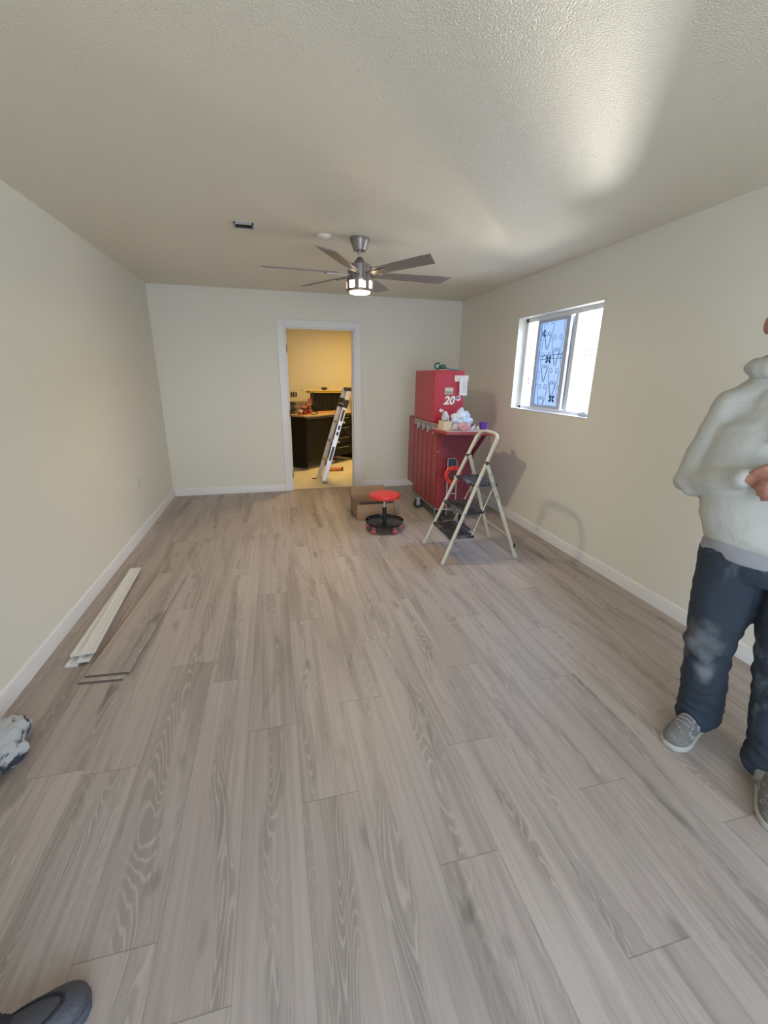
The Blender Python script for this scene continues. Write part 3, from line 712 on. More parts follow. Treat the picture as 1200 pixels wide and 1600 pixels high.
m.box(bx1 - .058, bx1 - .056, by0 - .0012, by0, .05, .14); m.box(bx1 - .018, bx1 - .016, by0 - .0012, by0, .05, .14)
W(m, 'printed_label', mat('card_ink', (.22, .14, .09), .8), cb, smooth=False)

# ------------------------------------------------------------------ loose boards
def plank(name, pts, z0, z1, material, label, cat, group):
    """pts: near-left, near-right, far-right, far-left on plan"""
    bm = bmesh.new(); u1 = bm.loops.layers.uv.new('grain'); cl = bm.loops.layers.color.new('tone')
    lo = [bm.verts.new((x, y, z0)) for x, y in pts]; hi = [bm.verts.new((x, y, z1)) for x, y in pts]
    bm.faces.new(lo[::-1]); bm.faces.new(hi)
    for i in range(4): bm.faces.new((lo[i], lo[(i + 1) % 4], hi[(i + 1) % 4], hi[i]))
    a, b = Vector(pts[0]), Vector(pts[3]); d = (b - a).normalized(); s = Vector((d.y, -d.x)); ru = rng.uniform(0, 50)
    for f in bm.faces:
        for lp in f.loops:
            q = Vector(lp.vert.co.xy) - a; lp[u1].uv = (q.dot(s) + ru, q.dot(d) + ru * .7); lp[cl] = (.45, .45, .45, 1)
    bmesh.ops.recalc_face_normals(bm, faces=bm.faces)
    me = bpy.data.meshes.new(name); bm.to_mesh(me); bm.free(); me.materials.append(material)
    o = bpy.data.objects.new(name, me); C.objects.link(o); tag(o, label, cat, group)
    mo_ = o.modifiers.new('b', 'BEVEL'); mo_.width = .0012; mo_.segments = 1
    return o
EDGE = mat('plank_core', (.14, .10, .08), .8)
def rect(c0, c1, w_):
    a, b = Vector(c0), Vector(c1); d = (b - a).normalized(); s = Vector((d.y, -d.x)) * w_ / 2
    return [tuple(a - s), tuple(a + s), tuple(b + s), tuple(b - s)]
for (c0, c1, za, zb, lb) in (((-.935, 2.115), (-.842, 3.33), .0, .010, 'grey-brown laminate floor plank, bottom of the loose pair by the left wall'), ((-.915, 2.15), (-.835, 3.355), .0105, .0205, 'grey-brown laminate floor plank, top of the loose pair by the left wall')):
    o = plank('floor_plank', rect(c0, c1, PW), za, zb, PLANKM, lb, 'floor plank', 'loose laminate planks')
    b = MB(); P_ = rect(c0, c1, PW - .002); z_ = za
    q0, q1 = Vector(P_[0]), Vector(P_[1]); d = (Vector(c1) - Vector(c0)).normalized()
    b.prism([tuple(q0 - d * .006), tuple(q1 - d * .006), tuple(q1 + d * .003), tuple(q0 + d * .003)], lambda p, q, h: (p, q, h), za + .001, za + .0065)
    e_ = b.build('tongue', EDGE, o, smooth=False)
    p1, p2 = Vector(P_[0]), Vector(P_[3]); s_ = Vector((-d.y, d.x))
    b = MB().prism([tuple(p1), tuple(p2), tuple(p2 + s_ * .007), tuple(p1 + s_ * .007)], lambda p, q, h: (p, q, h), za + .001, za + .006); b.build('side_tongue', mat('tongue_tan', (.30, .19, .12), .8), o, smooth=False)
WB = mat('white_primed_board', (.74, .73, .70), .5)
def trimboard(c0, c1, w_, z0, th, label, tilt=0):
    a, b = Vector((*c0, 0)), Vector((*c1, 0)); d = (b - a).normalized(); s = Vector((d.y, -d.x, 0))
    mb = MB(); pr = [(-w_ / 2, 0), (w_ / 2, 0), (w_ / 2, th), (w_ * .30, th), (w_ * .22, th * .75), (-w_ * .25, th * .75), (-w_ * .32, th), (-w_ / 2, th)]
    L_ = (b - a).length
    mb.prism(pr, lambda p, q, h: tuple(a + s * p + d * h + Vector((0, 0, z0 + q + (p * math.tan(tilt) if tilt else 0) + abs(math.tan(tilt)) * w_ / 2))), 0, L_)
    o = mb.build('trim_board', WB, smooth=False, bevel=.0012); tag(o, label, 'trim board', 'white trim boards'); return o
trimboard((-1.128, 2.275), (-1.140, 3.40), .062, .0, .012, 'white primed trim board, lowest of the small stack and nearest the left wall')
trimboard((-1.075, 2.285), (-1.128, 3.43), .062, .0125, .012, 'white primed trim board in the middle of the small stack, sticking out at the near end')
trimboard((-1.118, 2.335), (-1.130, 3.46), .070, .025, .011, 'white primed trim board second from the top of the small stack, its left half showing')
trimboard((-1.064, 2.325), (-1.124, 3.445), .074, .0365, .011, 'topmost white primed trim board of the small stack, its right side nearest the loose planks')

# ------------------------------------------------------------------ kitchen
WRM = mat('worktop_wood', (.50, .36, .20), .5)
KB = mat('cabinet_black', (.007, .007, .008), .5, spec=.25)
ang = math.atan2(.77, .87)
C0 = Vector((.47, 7.03, 0)); dR = Vector((math.cos(ang), math.sin(ang), 0)); dB = Vector((-math.sin(ang), math.cos(ang), 0))
def KM(): return Matrix.Translation(C0) @ Matrix.Rotation(ang, 4, 'Z')
bc = root('base_cabinet', tuple(C0), 'black base cabinet on small casters under the wooden worktop, seen through the doorway', 'cabinet', rz=ang)
LW, DP = 1.22, .58
MB().box(0, .03, 0, DP, .03, .855).build('end_panel', KB, bc, smooth=False, bevel=.003)
MB().box(LW - .03, LW, 0, DP, .03, .855).build('end_panel', KB, bc, smooth=False, bevel=.003)
MB().box(.03, LW - .03, .02, .04, .13, .855).build('front_panel', KB, bc, smooth=False)
MB().box(.03, LW - .03, DP - .02, DP, .13, .855).build('back_panel', KB, bc, smooth=False)
MB().box(.03, LW - .03, .03, DP, .12, .14).build('bottom', KB, bc, smooth=False)
dg = mat('door_black', (.009, .009, .010), .45, spec=.25)
MB().box(.04, .42, .004, .022, .15, .80).build('door', dg, bc, smooth=False, bevel=.004)
for k, z in enumerate((.16, .33, .50, .67)):
    dw = MB().box(.66, LW - .035, .004, .022, z, z + .15).build('drawer', dg, bc, smooth=False, bevel=.004)
    MB().tube([(.76, -.016, z + .115), (1.06, -.016, z + .115)], .006).build('handle', GREY, dw)
MB().box(.04, 1.18, .0, .02, .815, .85).build('top_rail', mat('rail_grey', (.08, .08, .08), .4), bc, smooth=False)
for (a, b) in ((.0, .05), (.04, .03), (LW - .05, .03), (LW - .05, DP - .05), (.04, DP - .05)):
    MB().lathe([(.008, -.012), (.014, -.012), (.016, 0), (.014, .012), (.008, .012)], (a + .02, b, .016), 16, (1, 0, 0)).build('caster', GREY, bc)
wt = root('worktop', tuple(C0 + Vector((0, 0, .855))), 'light wooden worktop lying on the black kitchen base cabinet', 'worktop', rz=ang)
MB().box(-.04, LW + .02, -.035, DP + .02, 0, .028).build('slab', WRM, wt, smooth=False, bevel=.004)
ZT = .884
def kp(a, b, z=0): return tuple(C0 + dR * a + dB * b + Vector((0, 0, z)))
# tall cabinet behind with a yellow edged board
tc_ = root('hutch', kp(.55, .36, .884), 'black upright hutch standing at the back of the kitchen worktop', 'cabinet', rz=R(14))
MB().box(0, .56, .0, .10, 0, .32).build('carcass', KB, tc_, smooth=False, bevel=.003)
for k in range(3): MB().box(.012 + k * .182, .185 + k * .182, -.008, .0, .02, .31).build('panel', dg, tc_, smooth=False, bevel=.002)
yb = root('yellow_board', kp(.52, .36, 1.2045), 'yellow edged board lying on top of the black hutch', 'board', rz=R(14))
MB().box(-.03, .60, -.03, .14, .0, .035).build('board', mat('yellow_edge', (.55, .42, .03), .5), yb, smooth=False)
MB().box(-.12, .68, -.04, .18, .036, .046).build('paper_sheet', mat('tan_sheet', (.62, .48, .30), .7), yb, smooth=False)
m = crumple((.86, 7.74, 1.275), (.055, .045, .022), seed=21, amp=.4, freq=20); tag(m.build('dark_cloth', mat('dark_cloth', (.03, .025, .02), .8)), 'small dark cloth bundle on the yellow edged board', 'cloth')
# items on worktop
for k in range(4):
    p = kp(.10 + .02 * (k % 2), .30, ZT + k * .047)
    o = MB().box(-.02, .34 - .03 * (k % 3), 0, .17, 0, .044).build('wood_offcut', mat('offcut%d' % (k % 2), ((.22, .18, .13), (.15, .12, .09))[k % 2], .7), smooth=False, bevel=.002)
    o.location = p; o.rotation_euler = (0, 0, ang - .15 + .04 * k)
    tag(o, ('flat wooden board, %s of the pale stack on the kitchen worktop' % ('bottom', 'second from bottom', 'second from top', 'topmost')[k]), 'board', 'pale boards stacked on the worktop')
jr = root('paint_tub', kp(.03, .13, ZT), 'small white topped red tub at the left front of the worktop', 'tub')
MB().lathe([(.034, 0), (.036, .045)]).build('tub', mat('tub_red', (.45, .08, .05), .5), jr); MB().lathe([(.038, .045), (.038, .075)]).build('lid', mat('lid_white', (.7, .68, .62), .5), jr)
for k, (a, b, h_, lb) in enumerate(((.12, .12, .12, 'squat dark red tool battery case beside the small tub'), (.20, .14, .15, 'taller dark red drill case right of the battery case'))):
    r_ = root('power_tool', kp(a + (.05 if k else -.01), b + .02 * k, ZT), lb, 'power tool', rz=ang)
    MB().box(-.036, .036, -.03, .03, 0, h_ * .5).build('battery', mat('tool_red', (.25, .02, .02), .45), r_, bevel=.006)
    MB().tube([(0, 0, h_ * .45), (-.005, 0, h_ * .8)], .016).build('grip', BLK, r_)
    MB().tube([(-.05, 0, h_ * .88), (.045, 0, h_ * .92)], [.02, .028]).build('tool_body', MC['tool_red'], r_)
for k, (a, b) in enumerate(((.16, .02), (.22, .0), (.27, .03))):
    tag(MB().tube([kp(a, b, ZT + .008), kp(a + .05, b - .01, ZT + .008), kp(a + .06, b + .02, ZT + .008)], .007, n=8).build('pliers', mat('pl_dark', (.12, .08, .06), .5)), ('dark hand tool lying %s on the front edge of the worktop' % ('leftmost', 'in the middle', 'rightmost')[k]), 'hand tool', 'small tools along the worktop edge')
o = MB().box(0, .52, 0, .05, 0, .03).build('wooden_rail', mat('rail_wood', (.50, .27, .10), .6), smooth=False, bevel=.003); o.location = kp(.42, .12, ZT); o.rotation_euler = (0, 0, ang - .3); tag(o, 'long orange brown wooden strip lying on the right part of the worktop', 'wooden strip')
# red hanging item
hi = root('extension_box', (.60, 7.62, 1.02), 'small red box with dark strap hanging beside the tall black cabinet', 'box')
MB().box(-.03, .03, -.02, .02, 0, .09).build('box', mat('hang_red', (.45, .03, .02), .5), hi, bevel=.004); MB().bar((.045, 0, -.02), (.045, 0, .20), .02, .02).build('strap', BLK, hi)
# wall boxes & wire
for k, xx in enumerate((.285, .325, .372)):
    o = MB().box(-.014, .014, -.008, 0, -.045, .045).build('switch_box', mat('switch_dark', (.03, .025, .02), .6), smooth=False); o.location = (xx + .06, KY, 1.13)
    tag(o, 'open dark switch box in the kitchen wall, %s of three' % ('left', 'middle', 'right')[k], 'switch box', 'three switch openings in the kitchen wall')
m = MB().tube([(.72, KY - .02, 2.44), (.76, KY - .03, 2.36), (.83, KY - .05, 2.325), (.92, KY - .04, 2.335), (.98, KY - .03, 2.40), (1.0, KY - .02, 2.44)], .006, n=6); tag(m.build('hanging_wire', BLK), 'thin dark wire loop hanging from the kitchen ceiling', 'wire')
# aluminium ladder
al = root('aluminium_ladder', (.9, 6.4, 0), 'silver aluminium stepladder leaning open in the kitchen doorway', 'ladder')
ALU = mat('aluminium', (.62, .62, .64), .35, .6)
n0, n1 = Vector((.655, 6.25, 0)), Vector((1.07, 6.35, 1.30)); f0, f1 = Vector((.62, 6.60, 0)), Vector((1.03, 6.56, 1.30))
W(MB().bar(n0, n1, .025, .065, up=(1, 0, .3)), 'rail', ALU, al, bevel=.003); W(MB().bar(f0, f1, .025, .065, up=(1, 0, .3)), 'rail', ALU, al, bevel=.003)
for z in (.28, .56, .84, 1.1):
    a, b = along(n0, n1, z), along(f0, f1, z); W(MB().prism([(-.03, -.01), (.075, -.01), (.075, .012), (-.03, .012)], lambda p, q, h: (a.x + p + (b.x - a.x) * h, a.y + .012 + (b.y - a.y - .024) * h, z + q), 0, 1), 'rung', mat('rung_tan', (.55, .47, .36), .5), al, bevel=.002)
r0, r1 = Vector((1.42, 6.28, 0)), Vector((1.12, 6.37, 1.26)); g0, g1 = Vector((1.40, 6.68, 0)), Vector((1.08, 6.58, 1.26))
W(MB().bar(r0, r1, .022, .045, up=(1, 0, .3)), 'rear_rail', mat('rear_tan', (.60, .50, .36), .5), al, bevel=.003); W(MB().bar(g0, g1, .022, .045, up=(1, 0, .3)), 'rear_rail', MC['rear_tan'], al, bevel=.003)
for z in (.45, .8): W(MB().bar(along(r0, r1, z), along(g0, g1, z), .02, .02), 'rear_brace', MC['rear_tan'], al)
W(MB().box(1.02, 1.15, 6.33, 6.60, 1.28, 1.33), 'top_cap', mat('cap_dark', (.05, .05, .05), .5), al, bevel=.005)
W(MB().tube([along(n0, n1, .80) + Vector((.02, -.01, 0)), Vector((1.12, 6.33, .62)), along(r0, r1, .58)], .008), 'spreader', BLK, al)
W(MB().bar(along(n0, n1, 1.05) - Vector((0, .016, 0)), along(n0, n1, 1.16) - Vector((0, .016, 0)), .008, .07, up=(1, 0, .3)), 'rail_bracket', BLK, al)
W(MB().bar(along(f0, f1, 1.05) - Vector((0, .016, 0)), along(f0, f1, 1.18) - Vector((0, .016, 0)), .008, .07, up=(1, 0, .3)), 'rail_bracket', BLK, al)
for z0_, z1_ in ((.30, .50), (.66, .71), (.74, .80), (.86, 1.02)):
    W(MB().bar(along(n0, n1, z0_) - Vector((0, .0135, 0)), along(n0, n1, z1_) - Vector((0, .0135, 0)), .003, .034, up=(1, 0, .3)), 'warning_label', mat('lab_dark', (.07, .07, .08), .5), al, smooth=False)
# floor items in kitchen
o = MB().tube([(0, 0, .03), (.26, 0, .03)], [.030, .030], n=16); ot = root('orange_tube', (.76, 6.93, 0), 'orange tube with black cap lying on the kitchen floor behind the ladder', 'tube')
o.build('tube', mat('orange_plastic', (.60, .20, .05), .45), ot); MB().tube([(.26, 0, .03), (.285, 0, .03)], .033, n=16).build('cap', BLK, ot)
for k, (a, b) in enumerate(((.655, 6.10), (.53, 6.42))):
    tag(MB().bar((a - .035, b, .006), (a + .035, b + .01, .006), .02, .01).build('wood_scrap', mat('scrap_dark', (.06, .045, .03), .7)), 'small dark scrap on the kitchen floor %s' % ('nearest the doorway', 'left of the ladder foot'), 'scrap') if False else tag(MB().bar((a - .035, b, .006), (a + .035, b + .01, .006), .02, .01).build('wood_scrap', mat('scrap_dark', (.06, .045, .03), .7)), ('small dark scrap on the kitchen floor nearest the doorway', 'small dark scrap on the kitchen floor left of the far ladder foot')[k], 'scrap')

# ------------------------------------------------------------------ cloth at left edge
lb_ = crumple((-1.165, 1.655, .055), (.095, .19, .060), seed=31, n=80, m_=44, amp=.30, freq=9)
for v in lb_.bm.verts: v.co.z = max(v.co.z, .001)
tb = spotted('mottled_cloth', (.50, .54, .58), (.05, .055, .08), .52, 8, stretch=(1, .6, 1.6), soft=.05, bump=.4, bscale=60)
tag(lb_.build('drop_cloth', tb), 'crumpled pale grey and black cloth on the floor at the left edge', 'cloth')

# ------------------------------------------------------------------ people
def finish_blob(mb, name, material, parent, M, voxel, smooth_it=4, fold=None, cut=None):
    me = bpy.data.meshes.new(name); bmesh.ops.recalc_face_normals(mb.bm, faces=mb.bm.faces); mb.bm.to_mesh(me); mb.bm.free()
    t = bpy.data.objects.new('tmp', me); C.objects.link(t)
    r_ = t.modifiers.new('r', 'REMESH'); r_.mode = 'VOXEL'; r_.voxel_size = voxel; r_.use_smooth_shade = True
    s_ = t.modifiers.new('s', 'SMOOTH'); s_.iterations = smooth_it; s_.factor = .5
    bpy.context.view_layer.update()
    me2 = bpy.data.meshes.new_from_object(t.evaluated_get(bpy.context.evaluated_depsgraph_get()))
    bpy.data.objects.remove(t)
    if fold:
        ns = [v.normal.copy() for v in me2.vertices]
        for v, nn in zip(me2.vertices, ns): v.co = v.co + nn * fold(v.co)
    me2.transform(M); me2.name = name
    for p in me2.polygons: p.use_smooth = True
    me2.materials.clear(); me2.materials.append(material)
    o = bpy.data.objects.new(name, me2); C.objects.link(o); o.parent = parent
    return o
def limb(mb, pts, rad, n=16, side=(1, 0, 0), endcap=True):
    """tapered limb with round ends"""
    P = [Vector(p) for p in pts]; out = []; rr = []
    for i in range(len(P) - 1):
        for k in range(6):
            t = k / 6; out.append(P[i].lerp(P[i + 1], t)); a = rad[i]; b = rad[i + 1]
            a = a if isinstance(a, tuple) else (a, a); b = b if isinstance(b, tuple) else (b, b)
            t2 = t * t * (3 - 2 * t); rr.append((a[0] + (b[0] - a[0]) * t2, a[1] + (b[1] - a[1]) * t2))
    out.append(P[-1]); e = rad[-1]; rr.append(e if isinstance(e, tuple) else (e, e))
    mb.tube(out, rr, n=n, side=side)
    for p, q in ((P[0], rad[0]), (P[-1], rad[-1])) if endcap else ((P[0], rad[0]),):
        q = q if isinstance(q, tuple) else (q, q); k = min(q)
        mb.ell(p, (k * .98,) * 3, None, 14, 8)
    return mb
def hand(mb, wrist, d, palm, side, curl=.9):
    """d: towards fingers, palm: palm normal, side: direction of the thumb"""
    d = Vector(d).normalized(); palm = Vector(palm).normalized(); side = Vector(side).normalized(); w_ = Vector(wrist)
    M3 = Matrix((side, d, palm)).transposed()
    mb.ell(w_ + d * .045, (.040, .050, .015), M3, 14, 8)
    limb(mb, [w_ - d * .03, w_ + d * .02], [(.027, .020), (.026, .018)], 12, side=tuple(side))
    for k, L_ in enumerate((.070, .078, .073, .058)):
        b = w_ + d * (.085 - .004 * abs(k - 1)) + side * (.030 - .020 * k)
        a1, a2, a3 = curl * .5, curl * 1.2, curl * 1.8
        p1 = b + (d * math.cos(a1) + palm * math.sin(a1)) * L_ * .45
        p2 = p1 + (d * math.cos(a2) + palm * math.sin(a2)) * L_ * .32
        p3 = p2 + (d * math.cos(a3) + palm * math.sin(a3)) * L_ * .23
        limb(mb, [b, p1, p2, p3], [.0095, .0088, .0080, .0070], 10)
    b = w_ + d * .022 + side * .026
    p1 = b + (side * .75 + d * .6 + palm * .35).normalized() * .038; p2 = p1 + (side * .25 + d * .9 + palm * .5).normalized() * .030; p3 = p2 + (d * .9 + palm * .6).normalized() * .020
    limb(mb, [b, p1, p2, p3], [.014, .0115, .0100, .0085], 10)
def person(nm, B, fw, label, J, mats, sc=1.0):
    """J in local coordinates: x = image right, y = towards the viewer side, z up"""
    fw = Vector((fw[0], fw[1], 0)).normalized(); rt = Vector((-fw.y, fw.x, 0))
    r_ = root(nm, (B[0], B[1], 0), label, 'person')
    M = Matrix((rt, fw, Vector((0, 0, 1)))).transposed().to_4x4()
    hd = Vector(J['head']); nk = Vector(J['neck']); ch = Vector(J['chest']); pv = Vector(J['pelvis'])
    # body
    mb = MB()
    limb(mb, [pv, ch.lerp(pv, .5), ch, nk - Vector((0, 0, .03))], [(.14, .10), (.13, .095), (.155, .105), (.06, .055)], 24)
    limb(mb, [nk - Vector((0, 0, .04)), hd - Vector((0, 0, .05))], [.058, .054], 16)
    mb.ell(hd + Vector((0, -.012, .022)), (.076, .093, .098)); mb.ell(hd + Vector((0, .028, -.035)), (.056, .062, .072)); mb.ell(hd + Vector((0, .068, -.092)), (.026, .024, .02))
    mb.ell(hd + Vector((0, .070, -.030)), (.045, .028, .045))
    limb(mb, [hd + Vector((0, .092, .012)), hd + Vector((0, .112, -.026))], [.008, .013], 10)
    for s in (-1, 1):
        mb.ell(hd + Vector((s * .012, .104, -.030)), (.009, .009, .007)); mb.ell(hd + Vector((s * .036, .074, -.028)), (.024, .018, .018))
        mb.ell(hd + Vector((s * .030, .084, .026)), (.024, .010, .008))
        Me = Matrix.Rotation(s * R(-18), 3, 'Z')
        mb.ell(hd + Vector((s * .086, -.012, -.012)), (.010, .019, .031), Me); mb.ell(hd + Vector((s * .082, -.004, -.030)), (.010, .012, .016), Me)
    mb.ell(hd + Vector((0, .094, -.062)), (.024, .010, .006)); mb.ell(hd + Vector((0, .092, -.073)), (.020, .010, .007))
    for s in ('r', 'l'):
        limb(mb, [J['sh_' + s], J['el_' + s], J['wr_' + s]], [.046, .037, .026]); limb(mb, [Vector(J['hip_' + s]), J['kn_' + s], J['an_' + s]], [.078, .055, .038])
        limb(mb, [ch, J['sh_' + s]], [.08, .052])
        an = Vector(J['an_' + s]); to = Vector(J['toe_' + s]); limb(mb, [an, Vector((to.x, to.y, .035)).lerp(Vector((an.x, an.y, .035)), .58)], [.036, .026])
        hand(mb, J['wr_' + s], J['hd_' + s], J['pm_' + s], J['th_' + s])
    body = finish_blob(mb, 'body', mats['skin'], r_, M, .0045, 3)
    for s in (-1, 1):
        o = MB().ell(hd + Vector((s * .032, .0775, .002)), (.012, .010, .010), None, 14, 10); o.bm.transform(M); ey = o.build('eye', mat('eye_white', (.7, .68, .65), .2), r_)
        o = MB().ell(hd + Vector((s * .032, .0855, .002)), (.0055, .003, .0055), None, 10, 8); o.bm.transform(M); o.build('iris', mat('iris_brown', (.05, .025, .015), .2), ey)
        o = MB().tube([hd + Vector((s * .016, .096, .022)), hd + Vector((s * .034, .094, .028)), hd + Vector((s * .052, .082, .022))], [.003, .004, .002], n=8); o.bm.transform(M); o.build('eyebrow', mats['hair'], r_)
    o = MB().tube([hd + Vector((-.022, .098, -.0675)), hd + Vector((0, .104, -.067)), hd + Vector((.022, .098, -.0675))], [.001, .0022, .001], n=6); o.bm.transform(M); o.build('mouth', mat('lip_line', (.22, .07, .06), .6), r_)
    # hair / cap
    mb = MB(); mb.ell(hd + Vector((0, -.022, .040)), (.083, .094, .092)); mb.ell(hd + Vector((0, -.045, -.01)), (.074, .062, .075))
    finish_blob(mb, 'hair', mats['hair'], r_, M, .007, 3, fold=lambda c: .003 * noise.noise(c * 60))
    # top
    mb = MB()
    hem = J['hem']
    lo = Vector((pv.x, pv.y, hem + .03)); 
    mid = Vector((lo.x * .6 + ch.x * .4, lo.y * .6 + ch.y * .4, hem + .13))
    W_ = J['waist']
    mb.tube([lo - Vector((0, 0, .028)), lo, mid, ch - Vector((0, 0, .08)), ch + Vector((0, 0, .05)), ch + Vector((0, -.005, .13)), nk - Vector((0, 0, .01))],
            [(W_ * .93, .135), (W_, .148), (W_ + .012, .16), (W_ + .018, .158), (.205, .145), (.15, .11), (.075, .07)], n=28, side=(1, 0, 0))
    for s in ('r', 'l'):
        el = Vector(J['el_' + s]); wr = Vector(J['wr_' + s]); sh_ = Vector(J['sh_' + s])
        limb(mb, [sh_, sh_.lerp(el, .55), el, el.lerp(wr, .45), wr - (wr - el).normalized() * .015], [.078, .072, .066, .054, .036])
        limb(mb, [ch + Vector((0, 0, .06)), sh_], [.11, .075])
        limb(mb, [nk - Vector((0, 0, .02)), sh_ + Vector((0, 0, .012))], [.070, .062])
    if J.get('hood'):
        for a in range(-60, 241, 20):
            p = nk + Vector((.098 * math.cos(R(a)), .02 + .085 * math.sin(R(a)) * -1, .012 + (.012 if 20 < a < 160 else 0)))
            mb.ell(p, (.042, .040, .034))
        mb.ell(nk + Vector((0, -.115, -.02)), (.11, .06, .08)); 
    def fold(c):
        f = noise.noise(Vector((c.x * 5 + c.z * 3, c.y * 5, c.z * 9))) * .007 + noise.noise(Vector((c.x * 9 + c.z * 22, c.y * 14, c.z * 26 - c.x * 14))) * .0035
        for s in ('r', 'l'):
            el = Vector(J['el_' + s]); d = (c - el).length
            if d < .17: f += math.sin((c.z * 55 + abs(c.x - el.x) * 70) + noise.noise(c * 8) * 3) * .0035 * (1 - d / .17)
        return f
    top = finish_blob(mb, J.get('topname', 'hoodie'), mats['top'], r_, M, .009, 2, fold=fold)
    if J.get('hood'):
        mb = MB(); mb.tube([nk + Vector((.068 * math.cos(R(a)), .015 + .062 * math.sin(R(a)), .040)) for a in range(0, 360, 20)], .012, closed=True, n=10); mb.bm.transform(M); mb.build('hood_shade_rim', mat('hood_inner_shade', (.33, .31, .35), .9), r_)  # rim of the hood opening; shade inside the hood is put into this grey-purple
        for dx in (-.035, .045):
            p = Vector((ch.x + dx, ch.y + .155, ch.z + .11)); mb = MB().tube([p + Vector((0, -.03, .03)), p, p + Vector((.004, .006, -.10))], .0035, n=6); mb.bm.transform(M); mb.build('drawstring', mats['top'], r_)
    if J.get('shirt'):
        mb = MB(); z_ = J['shirt']
        mb.tube([Vector((pv.x - .004, pv.y, z_)), Vector((pv.x - .002, pv.y, z_ + .05)), Vector((pv.x, pv.y, z_ + .13))], [(W_ - .005, .14), (W_ - .008, .142), (W_ - .02, .13)], n=32, side=(1, 0, 0))
        finish_blob(mb, 'shirt', mats['shirt'], r_, M, .010, 2, fold=lambda c: .006 * noise.noise(Vector((c.x * 10, c.y * 10, c.z * 45))))
    # trousers
    mb = MB(); hz = J['hem'] + .02
    mb.tube([Vector((pv.x, pv.y, J['waistz'])), Vector((pv.x, pv.y, J['waistz'] - .12)), Vector((pv.x, pv.y, J['waistz'] - .19))], [(W_ - .035, .128), (W_ - .0, .14), (W_ * .6, .12)], n=28, side=(1, 0, 0))
    for s in ('r', 'l'):
        hp = Vector(J['hip_' + s]); kn = Vector(J['kn_' + s]); an = Vector(J['an_' + s])
        limb(mb, [hp + Vector((0, 0, .03)), hp.lerp(kn, .5), kn, kn.lerp(an, .5), an + Vector((0, -.005, .04)), an + Vector((0, -.012, -.055))], [.118, .104, .086, .080, .082, (.080, .090)], 20, endcap=False)
    def foldj(c):
        f = noise.noise(Vector((c.x * 7, c.y * 7, c.z * 9))) * .008 + noise.noise(Vector((c.x * 20, c.y * 20, c.z * 28))) * .004
        if c.z < .34: f += math.sin(c.z * 120 + noise.noise(c * 14) * 3.5 + c.x * 30) * .006 * (1 - c.z / .34)
        k = abs(c.z - .46)
        if k < .15: f += math.sin(c.z * 80 + c.x * 35 + noise.noise(c * 10) * 2) * .005 * (1 - k / .15)
        return f
    jn = finish_blob(mb, 'jeans', mats['jeans'], r_, M, .010, 2, fold=foldj)
    # shoes
    for s in ('r', 'l'):
        an = Vector(J['an_' + s]); to = Vector(J['toe_' + s]); he = Vector(J['heel_' + s]); d = (to - he); L_ = d.length; d.normalize(); sd = Vector((d.y, -d.x, 0))
        def P(a, b, z): return he + d * (a * L_) + sd * b + Vector((0, 0, z))
        prof = [(0.02, .028), (.10, .038), (.3, .038), (.5, .045), (.7, .054), (.85, .051), (.95, .036), (.99, .016)]
        out = [(a, b) for a, b in prof] + [(a, -b * .95) for a, b in prof[::-1]]
        mb = MB().prism(out, lambda a, b, h: tuple(P(a, b * 1.06, h)), .0, .026)
        mb.bm.transform(M); so_ = mb.build('shoe_sole', mats['sole'], r_, bevel=.006)
        mb = MB(); hts = J.get('shoe_h', [.075, .100, .105, .098, .078, .062, .046, .032])
        ring = []
        for (a, b), h in zip(prof, hts):
            ring.append([P(a, b * math.cos(t), .022 + (h - .0) * max(0, math.sin(t)) ** .8) for t in [math.pi * i / 12 for i in range(13)]])
        vs = [v for q in ring for v in q]; f = []
        for i in range(len(ring) - 1):
            for k in range(12): f.append((i * 13 + k, i * 13 + k + 1, (i + 1) * 13 + k + 1, (i + 1) * 13 + k))
            f.append((i * 13, (i + 1) * 13, (i + 1) * 13 + 12, i * 13 + 12))
        f.append(tuple(range(13))); f.append(tuple((len(ring) - 1) * 13 + k for k in range(13))[::-1])
        mb._add(vs, f); mb.bm.transform(M); up = mb.build('shoe_upper', mats['shoe'], r_, angle=80)
        sb = up.modifiers.new('s', 'SUBSURF'); sb.levels = 1; sb.render_levels = 2
        mb = limb(MB(), [an + Vector((0, 0, .07)), an + Vector((0, 0, -.02)), Vector((an.x, an.y, .052)).lerp(Vector((to.x, to.y, .052)), .32)], [.052, .050, (.046, .042)], 16)
        mb.bm.transform(M); mb.build('sock', mats['sock'], r_)
        def surf(a, t, up_=0.):
            for i in range(len(prof) - 1):
                if prof[i][0] <= a <= prof[i + 1][0]:
                    q = (a - prof[i][0]) / (prof[i + 1][0] - prof[i][0]); b = prof[i][1] * (1 - q) + prof[i + 1][1] * q; h = hts[i] * (1 - q) + hts[i + 1] * q
                    return P(a, b * math.cos(t), .022 + h * max(0, math.sin(t)) ** .8 + up_)
            return P(a, 0, .04)
        if J.get('laces', True):
            mb = MB()
            for k in range(4):
                a = .48 + k * .07
                mb.tube([surf(a + .01 * (i % 2), R(60 + i * 12), .001) for i in range(6)], .003, n=6)
            mb.bm.transform(M); mb.build('laces', mats['lace'], up)
        if J.get('seam'):
            q = [surf(.40 + .43 * math.sin(R(k * 9)), R(28 + k * 6.2), .0) for k in range(21)]
            mb = MB().tube(q, .004, n=8); mb.bm.transform(M); mb.build('toe_seam', mats['lace'], up)
    return r_
SK = mat('skin', (.40, .19, .14), .5, bump=.05)
JEAN = spotted('dusty_jeans', (.022, .033, .050), (.17, .19, .22), .57, 5.5, rough=.85, stretch=(1, 1, .7), soft=.16, bump=.3, bscale=400)
